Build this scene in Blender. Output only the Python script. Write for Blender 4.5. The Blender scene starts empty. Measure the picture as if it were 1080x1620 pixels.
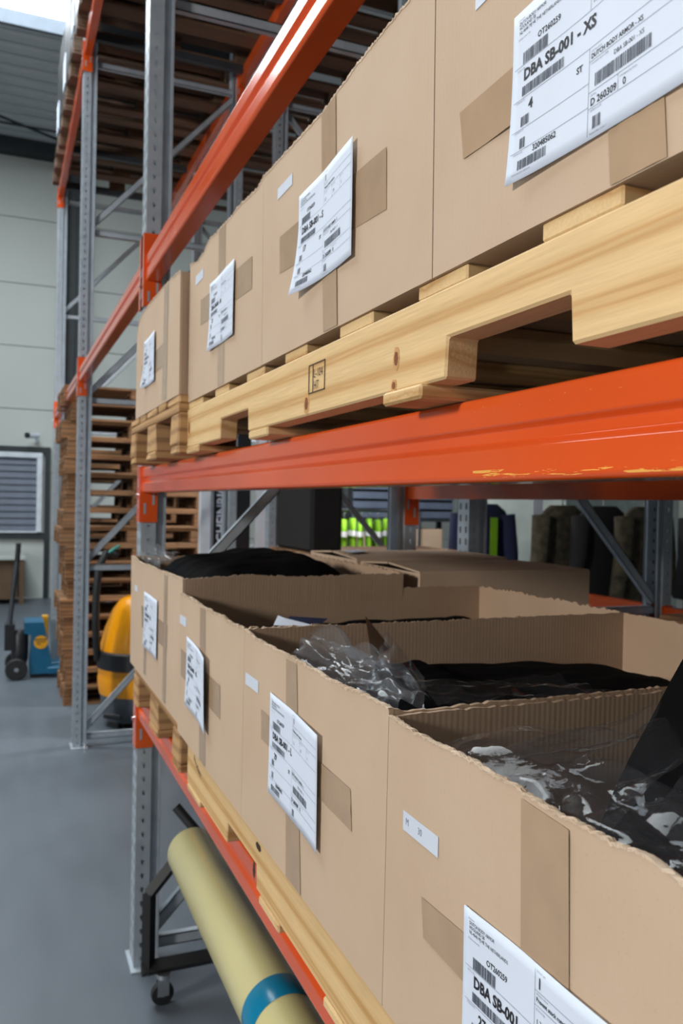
import bpy, bmesh, math, random
from mathutils import Vector, Matrix, noise
R_ = random.Random(7)
C = bpy.context.scene.collection
scn = bpy.context.scene
PI = math.pi

# ------------------------------------------------------------------ camera, world, light, exposure
cam_d = bpy.data.cameras.new('camera'); cam = bpy.data.objects.new('camera', cam_d); C.objects.link(cam); scn.camera = cam
cam_d.sensor_fit = 'VERTICAL'; cam_d.sensor_height = 22.31; cam_d.sensor_width = 14.9; cam_d.lens = 18.0
cam_d.clip_start = 0.05; cam_d.clip_end = 100
RW = ((0.92527, 0.01473, 0.37902), (-0.37877, -0.01699, 0.92533), (0.02007, -0.99975, -0.01014))
cam.matrix_world = Matrix(((RW[0][0], -RW[0][1], -RW[0][2], 0), (RW[1][0], -RW[1][1], -RW[1][2], 0), (RW[2][0], -RW[2][1], -RW[2][2], 1.68), (0, 0, 0, 1)))
cam_d.dof.use_dof = True; cam_d.dof.focus_distance = 0.85; cam_d.dof.aperture_fstop = 5.6
w = bpy.data.worlds.new('world'); scn.world = w; w.use_nodes = True
w.node_tree.nodes['Background'].inputs[0].default_value = (0.86, 0.93, 1.0, 1); w.node_tree.nodes['Background'].inputs[1].default_value = 0.32

def area(name, loc, target, size, power, col=(1, 1, 1), shape='DISK'):
    l = bpy.data.lights.new(name, 'AREA'); l.shape = shape; l.size = size; l.energy = power; l.color = col
    o = bpy.data.objects.new(name, l); C.objects.link(o); o.location = loc
    o.rotation_euler = (Vector(target) - Vector(loc)).to_track_quat('-Z', 'Y').to_euler(); return o
area('dock_door_daylight', (-6.2, 0.0, 3.3), (0.4, 1.4, 1.6), 0.9, 350, (1.0, 0.97, 0.93))
area('added_vest_fill', (2.6, 6.2, 3.3), (3.05, 7.0, 1.4), 0.25, 110, (1, 1, 1))  # added lamp without a fixture, brightens the vests and their reflective bands
fl = bpy.data.lights.new('camera_flash', 'POINT'); fl.energy = 3.8; fl.shadow_soft_size = .018; fl.color = (1, .97, .93)
flo = bpy.data.objects.new('camera_flash', fl); C.objects.link(flo); flo.location = (-.10, .0, 1.74)
SKYLIGHT = 10.0
vs = scn.view_settings
scn.display_settings.display_device = 'sRGB'
vs.view_transform = 'Standard'; vs.look = 'None'; vs.exposure = 0.04; vs.gamma = 1.0; vs.use_curve_mapping = False

# ------------------------------------------------------------------ materials
def srgb(r, g, b):
    f = lambda c: (c / 255 / 12.92) if c <= 10 else ((c / 255 + 0.055) / 1.055) ** 2.4
    return (f(r), f(g), f(b), 1)
class NT:
    def __init__(s, name):
        s.m = bpy.data.materials.new(name); s.m.use_nodes = True; s.t = s.m.node_tree; s.b = s.t.nodes['Principled BSDF']
    def n(s, typ, **kw):
        nd = s.t.nodes.new(typ)
        for k, v in kw.items():
            if k.startswith('i_'):
                k2 = k[2:]; k2 = int(k2) if k2.isdigit() else k2.replace('_', ' '); nd.inputs[k2].default_value = v
            else: setattr(nd, k, v)
        return nd
    def l(s, a, b): s.t.links.new(a, b)
    def coord(s, scale=(1, 1, 1), rand=False):
        tc = s.n('ShaderNodeTexCoord'); mp = s.n('ShaderNodeMapping'); mp.inputs['Scale'].default_value = scale
        src = tc.outputs['Object']
        if rand:
            oi = s.n('ShaderNodeObjectInfo'); mu = s.n('ShaderNodeVectorMath', operation='SCALE'); mu.inputs[0].default_value = (7.3, 3.1, 5.7)
            s.l(oi.outputs['Random'], mu.inputs['Scale']); ad = s.n('ShaderNodeVectorMath', operation='ADD')
            s.l(src, ad.inputs[0]); s.l(mu.outputs[0], ad.inputs[1]); src = ad.outputs[0]
        s.l(src, mp.inputs['Vector']); return mp.outputs[0]
    def noise(s, vec, scale, detail=3, rough=.5, dist=0):
        nd = s.n('ShaderNodeTexNoise'); nd.inputs['Scale'].default_value = scale; nd.inputs['Detail'].default_value = detail
        nd.inputs['Roughness'].default_value = rough; nd.inputs['Distortion'].default_value = dist; s.l(vec, nd.inputs['Vector']); return nd.outputs[0]
    def ramp(s, fac, stops):
        nd = s.n('ShaderNodeValToRGB'); e = nd.color_ramp.elements
        while len(e) < len(stops): e.new(0.5)
        for i, (p, c) in enumerate(stops): e[i].position = p; e[i].color = c if len(c) == 4 else (*c, 1)
        s.l(fac, nd.inputs[0]); return nd.outputs[0]
    def mix(s, fac, a, b, typ='MIX'):
        nd = s.n('ShaderNodeMix', data_type='RGBA', blend_type=typ)
        if isinstance(fac, (int, float)): nd.inputs[0].default_value = fac
        else: s.l(fac, nd.inputs[0])
        for i, x in ((6, a), (7, b)):
            if isinstance(x, tuple): nd.inputs[i].default_value = x
            else: s.l(x, nd.inputs[i])
        return nd.outputs[2]
    def math(s, op, a, b=0.0):
        nd = s.n('ShaderNodeMath', operation=op)
        for i, x in ((0, a), (1, b)):
            if isinstance(x, (int, float)): nd.inputs[i].default_value = x
            else: s.l(x, nd.inputs[i])
        return nd.outputs[0]
    def bump(s, h, strength=.3, dist=.001):
        nd = s.n('ShaderNodeBump'); nd.inputs['Strength'].default_value = strength; nd.inputs['Distance'].default_value = dist
        s.l(h, nd.inputs['Height']); s.l(nd.outputs[0], s.b.inputs['Normal'])
    def set(s, col=None, rough=None, metal=None, **kw):
        if col is not None:
            if isinstance(col, tuple): s.b.inputs['Base Color'].default_value = col
            else: s.l(col, s.b.inputs['Base Color'])
        if rough is not None:
            if isinstance(rough, (int, float)): s.b.inputs['Roughness'].default_value = rough
            else: s.l(rough, s.b.inputs['Roughness'])
        if metal is not None: s.b.inputs['Metallic'].default_value = metal
        for k, v in kw.items(): s.b.inputs[k.replace('_', ' ')].default_value = v
        return s.m
M = {}
def simple(name, col, rough=.5, metal=0, var=.12, sc=6, **kw):
    t = NT(name); f = t.noise(t.coord(), sc, 4)
    d = tuple(c * (1 - var) for c in col[:3]) + (1,); e = tuple(min(1, c * (1 + var)) for c in col[:3]) + (1,)
    M[name] = t.set(t.ramp(f, [(.3, d), (.7, e)]), rough, metal, **kw); return t

def cardboard(name, a, b, flute, strength):
    t = NT(name); v = t.coord()
    blot = t.noise(v, 5, 4, .6); speck = t.noise(v, 260, 2, .6)
    col = t.mix(t.ramp(blot, [(.3, (0, 0, 0, 1)), (.7, (1, 1, 1, 1))]), a, b)
    col = t.mix(t.ramp(speck, [(.62, (0, 0, 0, 1)), (.80, (.22, .22, .22, 1))]), col, tuple(c * .55 for c in a[:3]) + (1,))
    sx = t.n('ShaderNodeSeparateXYZ'); t.l(v, sx.inputs[0]); s = t.math('ADD', sx.outputs[0], sx.outputs[1])
    cb = t.n('ShaderNodeCombineXYZ'); t.l(s, cb.inputs[0]); z = t.math('MULTIPLY', sx.outputs[2], .02); t.l(z, cb.inputs[1])
    wv = t.n('ShaderNodeTexWave', wave_type='BANDS', bands_direction='X'); wv.inputs['Scale'].default_value = flute; wv.inputs['Distortion'].default_value = .6; wv.inputs['Detail'].default_value = 1
    t.l(cb.outputs[0], wv.inputs['Vector'])
    irr = t.noise(cb.outputs[0], 55, 2); h = t.math('ADD', t.math('MULTIPLY', wv.outputs[1], .5), t.math('MULTIPLY', irr, 1.3))
    h = t.math('ADD', h, t.math('MULTIPLY', speck, .25))
    t.bump(h, strength, .0012); M[name] = t.set(col, .82); M[name]
cardboard('cardboard', srgb(183, 158, 133), srgb(190, 166, 142), 42, .08)
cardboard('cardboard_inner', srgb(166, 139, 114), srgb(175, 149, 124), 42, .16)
cardboard('cardboard_torn', srgb(205, 180, 152), srgb(222, 200, 176), 90, .8)

def wood(name, axis, light, dark, grain=30, old=False):
    t = NT(name); sc = [grain] * 3; sc[axis] = grain * .045
    v = t.coord(tuple(sc), rand=True)
    n1 = t.noise(v, 1.0, 4, .6, .4)
    wv = t.n('ShaderNodeTexWave', wave_type='BANDS', bands_direction='Z' if axis != 2 else 'X'); wv.inputs['Scale'].default_value = .30; wv.inputs['Distortion'].default_value = 6.5
    wv.inputs['Detail'].default_value = 3; wv.inputs['Detail Scale'].default_value = .35; t.l(v, wv.inputs['Vector'])
    f = t.math('ADD', t.math('MULTIPLY', wv.outputs[1], .62), t.math('MULTIPLY', n1, .38))
    col = t.ramp(f, [(.30, light), (.62, tuple(.5 * (a + b) + .2 * (a - b) for a, b in zip(light, dark))), (.78, dark), (.84, tuple(.5 * (a + b) for a, b in zip(light, dark)))])
    fine = t.noise(t.coord(tuple(x * 12 for x in sc), rand=True), 1, 3)
    col = t.mix(.35, col, t.ramp(fine, [(.3, (.62, .62, .62, 1)), (.7, (1, 1, 1, 1))]), 'MULTIPLY')
    oi = t.n('ShaderNodeObjectInfo')
    if old:
        col = t.mix(t.ramp(oi.outputs['Random'], [(0, (0, 0, 0, 1)), (1, (.75, .75, .75, 1))]), col, t.mix(.5, col, (.13, .085, .05, 1)))
        st = t.noise(t.coord((9, 9, 9), rand=True), 1, 4); col = t.mix(t.ramp(st, [(.55, (0, 0, 0, 1)), (.75, (.55, .55, .55, 1))]), col, (.07, .045, .028, 1))
    else:
        col = t.mix(t.math('MULTIPLY', oi.outputs['Random'], .25), col, t.mix(.5, col, (.75, .6, .36, 1)))
    t.bump(t.math('ADD', n1, fine), .35, .0008); M[name] = t.set(col, .72)
NL, ND = srgb(217, 184, 132), srgb(188, 144, 88)
wood('pine_x', 0, NL, ND); wood('pine_y', 1, srgb(219, 185, 132), srgb(192, 146, 86), 26); wood('pine_z', 2, NL, ND)
OL, OD = srgb(150, 106, 66), srgb(104, 68, 40)
wood('old_x', 0, OL, OD, 30, True); wood('old_y', 1, OL, OD, 30, True)
wood('aged_x', 0, srgb(104, 76, 54), srgb(70, 48, 32), 30, True); wood('aged_y', 1, srgb(104, 76, 54), srgb(70, 48, 32), 30, True)  # darker copy of the old wood, underside shade of high pallets put into colour
ML, MD = srgb(186, 144, 94), srgb(140, 98, 58)
wood('mid_x', 0, ML, MD, 30); wood('mid_y', 1, ML, MD, 30)

t = NT('orange_paint'); v = t.coord(); n = t.noise(v, 3, 3)
base = t.ramp(n, [(.3, srgb(216, 82, 28)), (.7, srgb(224, 90, 34))])
sx = t.n('ShaderNodeSeparateXYZ'); t.l(v, sx.inputs[0])
# worn yellow primer along the lower front edge and a few rubs near the top edge (object z, the beam stands at z 0)
def band(lo, hi):
    return t.math('MULTIPLY', t.math('GREATER_THAN', sx.outputs[2], lo), t.math('LESS_THAN', sx.outputs[2], hi))
sv = t.coord((6, 13, 230)); sc1 = t.noise(sv, 1, 5, .65); sc2 = t.noise(t.coord((5, 5, 5)), 1, 1)
near = t.math('LESS_THAN', sx.outputs[1], -2.24)
m1 = t.math('MULTIPLY', t.math('MULTIPLY', band(.0045, .0125), t.math('GREATER_THAN', sc1, .55)), near)
m2 = t.math('MULTIPLY', t.math('MULTIPLY', band(.070, .080), t.math('GREATER_THAN', t.noise(t.coord((30, 60, 420)), 1, 4, .7), .66)), t.math('MULTIPLY', near, t.math('LESS_THAN', sx.outputs[1], -2.1)))
mk = t.math('MAXIMUM', m1, m2)
t.bump(t.noise(v, 140, 2), .05, .0006)
M['orange_paint'] = t.set(t.mix(mk, base, srgb(240, 178, 84)), .24, 0, Coat_Weight=.6, Coat_Roughness=.14, Specular_IOR_Level=.3)
t = NT('galvanised'); v = t.coord(); n = t.noise(v, 18, 4, .6)
M['galvanised'] = t.set(t.ramp(n, [(.3, srgb(164, 174, 183)), (.7, srgb(182, 191, 199))]), t.math('ADD', t.math('MULTIPLY', n, .15), .32), .3)
simple('galvanised_dark', srgb(70, 75, 80), .5, .5)
simple('hole_dark', srgb(22, 24, 27), .8)
simple('black_paint', srgb(16, 16, 18), .6)
simple('black_rubber', srgb(30, 31, 33), .6)
simple('black_plastic', srgb(32, 33, 36), .4)
simple('blue_paint', srgb(24, 92, 126), .35)
simple('yellow_plastic', srgb(246, 160, 10), .28, var=.03)
simple('yellow_paint', srgb(222, 160, 30), .4)
simple('grey_plastic', srgb(84, 90, 98), .4)
simple('teal_plastic', srgb(30, 140, 128), .5)
simple('paper', srgb(204, 213, 228), .7, var=.02)
simple('sticker', srgb(196, 204, 216), .6, var=.02)
simple('ink', srgb(26, 28, 36), .7, var=.02)
simple('ink_soft', srgb(74, 80, 92), .7, var=.02)
simple('ink_grey', srgb(112, 120, 134), .7, var=.02)
simple('stamp_ink', srgb(78, 62, 44), .8)
simple('knot', srgb(128, 74, 36), .7, var=.45, sc=90)
simple('knot_ring', srgb(196, 148, 92), .7, var=.12, sc=60)
simple('knot_dark', srgb(62, 40, 26), .7, var=.4, sc=90)
simple('tape', srgb(168, 143, 117), .22, var=.06, sc=30)
simple('tape_glossy', srgb(174, 148, 121), .10, var=.05, sc=30)
simple('blue_tape', srgb(8, 122, 160), .25, var=.08)
simple('white_metal', srgb(206, 214, 222), .4)
simple('white_cap', srgb(228, 224, 214), .5)
simple('kerb_grey', srgb(84, 94, 106), .6)
simple('board_grey', srgb(140, 150, 146), .6)
simple('wall_grey', srgb(120, 130, 128), .7)
simple('load_dark', srgb(18, 15, 14), .9)
simple('chrome', srgb(200, 202, 205), .2, .9)
simple('dark_steel', srgb(44, 50, 54), .6, .2)
simple('slat', srgb(84, 94, 112), .5)
simple('brown_board', srgb(92, 70, 50), .6)
simple('hi_vis', srgb(126, 182, 26), .7)
simple('reflective', srgb(245, 248, 255), .3)
simple('navy_cloth', srgb(26, 34, 64), .9)
simple('camo_cloth', srgb(78, 72, 58), .95, var=.5, sc=18)
simple('dark_cloth', srgb(34, 34, 36), .95)
simple('red_paint', srgb(190, 60, 40), .5)
t = NT('black_fabric'); v = t.coord(); t.bump(t.math('ADD', t.noise(v, 900, 2), t.math('MULTIPLY', t.noise(v, 30, 3), 1.0)), .5, .001)
M['black_fabric'] = t.set(srgb(8, 8, 10), .9, Specular_IOR_Level=.12)
t = NT('film_roll'); n = t.noise(t.coord((30, 2.5, 30)), 1, 3); n2 = t.noise(t.coord((3, 1.5, 3)), 1, 2)
M['film_roll'] = t.set(t.ramp(t.math('ADD', t.math('MULTIPLY', n, .12), t.math('MULTIPLY', n2, .88)), [(.25, srgb(208, 196, 134)), (.75, srgb(220, 210, 154))]), .26, 0, Coat_Weight=.6, Coat_Roughness=.22)
# clear plastic film
def film(name, tint, milk, dark=0):
    t = NT(name); nt = t.t; nt.nodes.remove(t.b); out = nt.nodes['Material Output']
    tr = t.n('ShaderNodeBsdfTransparent'); tr.inputs[0].default_value = tint
    gl = t.n('ShaderNodeBsdfGlossy'); gl.inputs['Roughness'].default_value = .07; gl.inputs[0].default_value = (1, 1, 1, 1)
    df = t.n('ShaderNodeBsdfDiffuse'); df.inputs[0].default_value = (.75, .78, .84, 1)
    bp = t.n('ShaderNodeBump'); bp.inputs['Strength'].default_value = .25; bp.inputs['Distance'].default_value = .003
    t.l(t.noise(t.coord(), 45, 3, .5, 1.2), bp.inputs['Height']); t.l(bp.outputs[0], gl.inputs['Normal'])
    lw = t.n('ShaderNodeLayerWeight'); lw.inputs['Blend'].default_value = .5; t.l(bp.outputs[0], lw.inputs['Normal'])
    m1 = t.n('ShaderNodeMixShader'); m1.inputs[0].default_value = milk; t.l(tr.outputs[0], m1.inputs[1]); t.l(df.outputs[0], m1.inputs[2])
    m2 = t.n('ShaderNodeMixShader'); f = t.math('ADD', t.math('MULTIPLY', t.math('POWER', lw.outputs['Facing'], 3.5), .55), .011); t.l(f, m2.inputs[0])
    t.l(m1.outputs[0], m2.inputs[1]); t.l(gl.outputs[0], m2.inputs[2]); t.l(m2.outputs[0], out.inputs[0]); M[name] = t.m
film('clear_film', (.92, .93, .95, 1), .014)
film('milky_film', (.86, .88, .90, 1), .07)
film('black_film', (.10, .10, .11, 1), .01)
# structure surfaces
t = NT('floor_paint'); v = t.coord(); n = t.noise(v, .8, 4); n2 = t.noise(t.coord((1, .25, 1)), 9, 4)
M['floor_paint'] = t.set(t.ramp(t.math('ADD', t.math('MULTIPLY', n, .6), t.math('MULTIPLY', n2, .4)), [(.3, srgb(80, 88, 96)), (.7, srgb(96, 104, 112))]), t.math('ADD', t.math('MULTIPLY', n2, .2), .34))
simple('wall_white', srgb(186, 192, 188), .6, var=.03, sc=.7)
simple('ceiling_metal', srgb(190, 197, 202), .6, var=.05, sc=1)
t = NT('skylight_glow'); nt = t.t; em = t.n('ShaderNodeEmission'); em.inputs[0].default_value = (.90, .97, 1, 1); em.inputs[1].default_value = SKYLIGHT
nt.nodes.remove(t.b); t.l(em.outputs[0], nt.nodes['Material Output'].inputs[0]); M['skylight_glow'] = t.m

# ------------------------------------------------------------------ helpers
WL = {}   # world location of each root
def wloc(o):
    while o.parent is not None: o = o.parent
    return WL.get(o, Vector((0, 0, 0)))
def tag(o, label=None, cat=None, group=None, kind='thing'):
    if label: o['label'] = label
    if cat: o['category'] = cat
    if group: o['group'] = group
    if kind: o['kind'] = kind
    return o
def thing(name, label, cat, loc, group=None):
    o = bpy.data.objects.new(name, None); C.objects.link(o); o.location = loc; o.empty_display_size = .05
    WL[o] = Vector(loc); return tag(o, label, cat, group)
class MB:
    def __init__(s): s.v = []; s.f = []
    def add(s, vs, fs):
        k = len(s.v); s.v += [tuple(p) for p in vs]; s.f += [tuple(i + k for i in f) for f in fs]; return s
    def box(s, x0, x1, y0, y1, z0, z1):
        x0, x1 = sorted((x0, x1)); y0, y1 = sorted((y0, y1)); z0, z1 = sorted((z0, z1))
        return s.add([(x, y, z) for z in (z0, z1) for y in (y0, y1) for x in (x0, x1)],
                     [(0, 2, 3, 1), (4, 5, 7, 6), (0, 1, 5, 4), (2, 6, 7, 3), (0, 4, 6, 2), (1, 3, 7, 5)])
    def bbox(s, x0, x1, y0, y1, z0, z1, b=.002):   # box with chamfered edges
        x0, x1 = sorted((x0, x1)); y0, y1 = sorted((y0, y1)); z0, z1 = sorted((z0, z1))
        bm = bmesh.new(); bmesh.ops.create_cube(bm, size=1)
        for v in bm.verts: v.co = ((x0 + x1) / 2 + v.co.x * (x1 - x0), (y0 + y1) / 2 + v.co.y * (y1 - y0), (z0 + z1) / 2 + v.co.z * (z1 - z0))
        bmesh.ops.bevel(bm, geom=bm.edges[:], offset=b, segments=1, affect='EDGES', profile=.5)
        return s.bm(bm)
    def bm(s, bm):
        bm.verts.index_update(); s.add([v.co[:] for v in bm.verts], [[v.index for v in f.verts] for f in bm.faces]); bm.free(); return s
    def prism(s, pts, axis, a, b):   # polygon (2d in the other two axes, in axis order) extruded along axis
        n = len(pts)
        def P(p, t): q = list(p); q.insert(axis, t); return tuple(q)
        return s.add([P(p, a) for p in pts] + [P(p, b) for p in pts],
                     [tuple(range(n - 1, -1, -1)), tuple(range(n, 2 * n))] + [(i, (i + 1) % n, n + (i + 1) % n, n + i) for i in range(n)])
    def tube(s, pts, r, n=10, cap=True):
        pts = [Vector(p) for p in pts]; rs = r if isinstance(r, (list, tuple)) else [r] * len(pts); ring = []
        up = None
        for i, p in enumerate(pts):
            d = (pts[min(i + 1, len(pts) - 1)] - pts[max(i - 1, 0)]).normalized()
            if up is None: up = Vector((0, 0, 1)) if abs(d.z) < .9 else Vector((1, 0, 0))
            a = d.cross(up).normalized(); b = a.cross(d).normalized(); up = b
            ring.append([p + a * rs[i] * math.cos(2 * PI * k / n) + b * rs[i] * math.sin(2 * PI * k / n) for k in range(n)])
        vs = [v for rg in ring for v in rg]
        fs = [(i * n + k, i * n + (k + 1) % n, (i + 1) * n + (k + 1) % n, (i + 1) * n + k) for i in range(len(pts) - 1) for k in range(n)]
        if cap: fs += [tuple(range(n - 1, -1, -1)), tuple((len(pts) - 1) * n + k for k in range(n))]
        return s.add(vs, fs)
    def lathe(s, prof, axis, c, n=32):   # prof [(radius, t)] about axis through c
        vs = []; a1, a2 = [i for i in range(3) if i != axis]
        for r, tt in prof:
            for k in range(n):
                q = [0, 0, 0]; q[axis] = c[axis] + tt; q[a1] = c[a1] + r * math.cos(2 * PI * k / n); q[a2] = c[a2] + r * math.sin(2 * PI * k / n); vs.append(q)
        fs = [(i * n + k, i * n + (k + 1) % n, (i + 1) * n + (k + 1) % n, (i + 1) * n + k) for i in range(len(prof) - 1) for k in range(n)]
        return s.add(vs, fs)
    def mesh(s, name, off=Vector((0, 0, 0)), smooth=False):
        me = bpy.data.meshes.new(name); me.from_pydata([(x - off[0], y - off[1], z - off[2]) for x, y, z in s.v], [], s.f); me.validate()
        bm = bmesh.new(); bm.from_mesh(me); bmesh.ops.recalc_face_normals(bm, faces=bm.faces[:]); bm.to_mesh(me); bm.free()
        if smooth is not False:
            me.polygons.foreach_set('use_smooth', [True] * len(me.polygons))
            if smooth is not True: me.set_sharp_from_angle(angle=math.radians(smooth))
        return me
    def build(s, name, mat, parent=None, label=None, smooth=False, kind=None):
        off = wloc(parent) if parent is not None else Vector((0, 0, 0))
        me = s.mesh(name, off, smooth); me.materials.append(M[mat]); o = bpy.data.objects.new(name, me); C.objects.link(o)
        if parent is not None: o.parent = parent
        if label: o['label'] = label
        if kind: o['kind'] = kind
        return o
def solo(mb, name, mat, label, cat, base, group=None, smooth=False):   # a thing that is one mesh, origin at its base
    me = mb.mesh(name, Vector(base), smooth); me.materials.append(M[mat]); o = bpy.data.objects.new(name, me); C.objects.link(o)
    o.location = base; WL[o] = Vector(base); return tag(o, label, cat, group)
def piece(me, name, parent, wl, rz=0):
    o = bpy.data.objects.new(name, me); C.objects.link(o); o.parent = parent; o.location = Vector(wl) - wloc(parent); o.rotation_euler = (0, 0, rz); return o
def fbm(x, y, z, o=3):
    return noise.fractal(Vector((x, y, z)), 1.0, 2.0, o)
def structure(mb, name, mat, parent=None, smooth=False):
    o = mb.build(name, mat, parent, smooth=smooth)
    if parent is None: o['kind'] = 'structure'
    return o

# ------------------------------------------------------------------ setting
structure(MB().box(-9, 11, -8, 14.7, -.1, 0), 'floor', 'floor_paint')
wb = structure(MB().box(-9, 11, 14.76, 14.9, 0, 7.6), 'wall_back', 'wall_grey')
zs = [0, 1.0, 2.10, 3.14, 4.18, 5.21, 6.29, 7.5]
for i in range(7):
    MB().bbox(-9, 11, 14.70, 14.77, zs[i] + .005, zs[i + 1] - .005, .004).build('wall_panel', 'wall_white', wb)
structure(MB().box(10.9, 11, -8, 14.7, 0, 7.5), 'wall_right', 'wall_grey')
wl_ = MB().box(-9.2, -9, -8, 14.9, 4.6, 7.6)
for y0, y1 in ((-8, -6.5), (-2.5, -1.5), (2.5, 3.5), (7.5, 14.9)): wl_.box(-9.2, -9, y0, y1, 0, 4.6)
structure(wl_, 'wall_left', 'wall_grey')
structure(MB().box(-9.2, 11, -8.2, -8, 4.6, 7.6).box(-9.2, -7.5, -8.2, -8, 0, 4.6).box(1.5, 11, -8.2, -8, 0, 4.6), 'wall_front', 'wall_grey')
# corrugated ceiling with a skylight opening
SX0, SX1, SY0, SY1 = -2.9, 0.9, 3.0, 11.0
def deck(x0, x1, y0, y1):
    mb = MB(); y = y0; prof = []
    while y < y1 - .01:
        for dy, z in ((0, 7.5), (.16, 7.5), (.19, 7.56), (.27, 7.56), (.30, 7.5)):
            if y + dy <= y1 + .001: prof.append((y + dy, z))
        y += .30
    vs = [(x, a, b) for a, b in prof for x in (x0, x1)]
    mb.add(vs, [(2 * i, 2 * i + 1, 2 * i + 3, 2 * i + 2) for i in range(len(prof) - 1)]); return mb
ce = structure(deck(-9, 11, SY1, 14.9), 'ceiling', 'ceiling_metal')
deck(SX1, 11, -8, SY1).build('ceiling_sheet', 'ceiling_metal', ce)
deck(-9, SX0, -8, SY1).build('ceiling_sheet', 'ceiling_metal', ce)
deck(SX0, SX1, -8, SY0).build('ceiling_sheet', 'ceiling_metal', ce)
wn = structure(MB().box(SX0, SX1, SY0, SY1, 7.66, 7.69), 'window_2', 'skylight_glow')
MB().box(SX0, SX1, SY1, SY1 + .06, 7.48, 7.69).build('window_frame', 'kerb_grey', wn)
MB().box(SX0, SX1, SY0 - .06, SY0, 7.48, 7.69).build('window_frame', 'kerb_grey', wn)
MB().box(SX0 - .06, SX0, SY0, SY1, 7.48, 7.69).build('window_frame', 'kerb_grey', wn)
MB().box(SX1, SX1 + .06, SY0, SY1, 7.48, 7.69).build('window_frame', 'kerb_grey', wn)
structure(MB().box(-9, 11, 14.45, 14.70, 7.28, 7.5), 'trim_1', 'dark_steel')      # eaves beam
structure(MB().box(.64, .72, 14.62, 14.70, 0, 2.52), 'trim_2', 'dark_steel')
col = structure(MB().box(.86, .90, 14.1, 14.4, 0, 7.3).box(1.05, 1.09, 14.1, 14.4, 0, 7.3).box(.90, 1.05, 14.23, 14.27, 0, 7.3), 'trim_3', 'dark_steel')
# roof bracing rods
for k, (a, b) in enumerate((((-3, 11.3, 7.15), (1.8, 14.4, 7.3)), ((-3, 13.5, 7.3), (3, 13.5, 7.3)))):
    solo(MB().tube([a, b], .02, 8), 'roof_brace', 'dark_steel', ('thin dark roof brace rod running diagonally under the corrugated ceiling', 'thin dark horizontal rod under the corrugated ceiling along the wall')[k], 'brace', a)
# shuttered window in the back wall
w1 = structure(MB().box(-2.6, .64, 14.62, 14.70, 2.42, 2.52).box(-2.6, .64, 14.62, 14.70, .99, 1.09).box(-2.6, -2.5, 14.62, 14.7, 1.09, 2.42), 'window_1', 'dark_steel')
MB().bbox(-2.5, .60, 14.58, 14.69, 2.33, 2.42, .01).bbox(.51, .60, 14.58, 14.69, 1.09, 2.33, .01).bbox(-2.5, .60, 14.58, 14.69, 1.09, 1.12, .01).build('window_frame', 'white_metal', w1)
sl = MB().prism([(14.62, 0), (14.66, .0), (14.69, .105), (14.65, .105)], 0, -2.5, .51).mesh('shutter_slat', (0, 14.65, 0)); sl.materials.append(M['slat'])
for i in range(11): piece(sl, 'shutter_slat', w1, (0, 14.65, 1.12 + i * .11))
# security camera
sc_ = thing('security_camera', 'small white security camera with black lens above the shuttered window', 'camera', (.50, 14.7, 2.62))
MB().box(.47, .53, 14.66, 14.70, 2.60, 2.70).build('wall_mount', 'white_metal', sc_)
MB().tube([(.50, 14.66, 2.64), (.50, 14.5, 2.68)], .015, 8).build('arm', 'white_metal', sc_)
MB().tube([(.52, 14.5, 2.70), (.36, 14.40, 2.69)], .045, 12).build('housing', 'white_metal', sc_, smooth=40)
MB().tube([(.365, 14.403, 2.69), (.33, 14.38, 2.688)], .046, 12).build('lens', 'black_plastic', sc_, smooth=40)
# low cabinet by the wall
cb_ = thing('workbench', 'brown wooden workbench with pale top under the shuttered window', 'workbench', (-.5, 14.2, 0))
MB().bbox(-1.4, .34, 13.8, 14.6, .70, .76, .005).build('worktop', 'wall_white', cb_)
MB().box(-1.35, .22, 13.9, 14.55, .08, .70).build('front_panel', 'brown_board', cb_)
for x in (-1.35, .25): MB().box(x, x + .07, 13.82, 13.9, 0, .70).build('leg', 'brown_board', cb_)

# ------------------------------------------------------------------ racking
PITCH = .05
def perforated(face_axis, w0, w1, z0, z1, depth, cols, hw, hh, tear=True):
    """flat strip with holes. u from w0 to w1, v along z, returned as 3d verts on plane; face_axis 0: plane x=depth (u=y), 1: plane y=depth (u=x)"""
    mb = MB(); n = int(round((z1 - z0) / PITCH)); edges = [w0] + [ (cols[i] + cols[i + 1]) / 2 for i in range(len(cols) - 1)] + [w1]
    P = (lambda u, v: (depth, u, v)) if face_axis == 0 else (lambda u, v: (u, depth, v))
    for k in range(n):
        a, b = z0 + k * PITCH, z0 + (k + 1) * PITCH; c = (a + b) / 2
        for j, cu in enumerate(cols):
            e0, e1 = edges[j], edges[j + 1]; m = (e0 + e1) / 2
            outer = [(e0, a), (m, a), (e1, a), (e1, c), (e1, b), (m, b), (e0, b), (e0, c)]
            lo = .25 if tear else 1
            inner = [(cu - hw * lo, c - hh * .8), (cu, c - hh), (cu + hw * lo, c - hh * .8), (cu + hw, c + hh * .25), (cu + hw * .9, c + hh), (cu, c + hh), (cu - hw * .9, c + hh), (cu - hw, c + hh * .25)]
            mb.add([P(*q) for q in outer + inner], [(i, (i + 1) % 8, 8 + (i + 1) % 8, 8 + i) for i in range(8)])
    return mb
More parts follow.
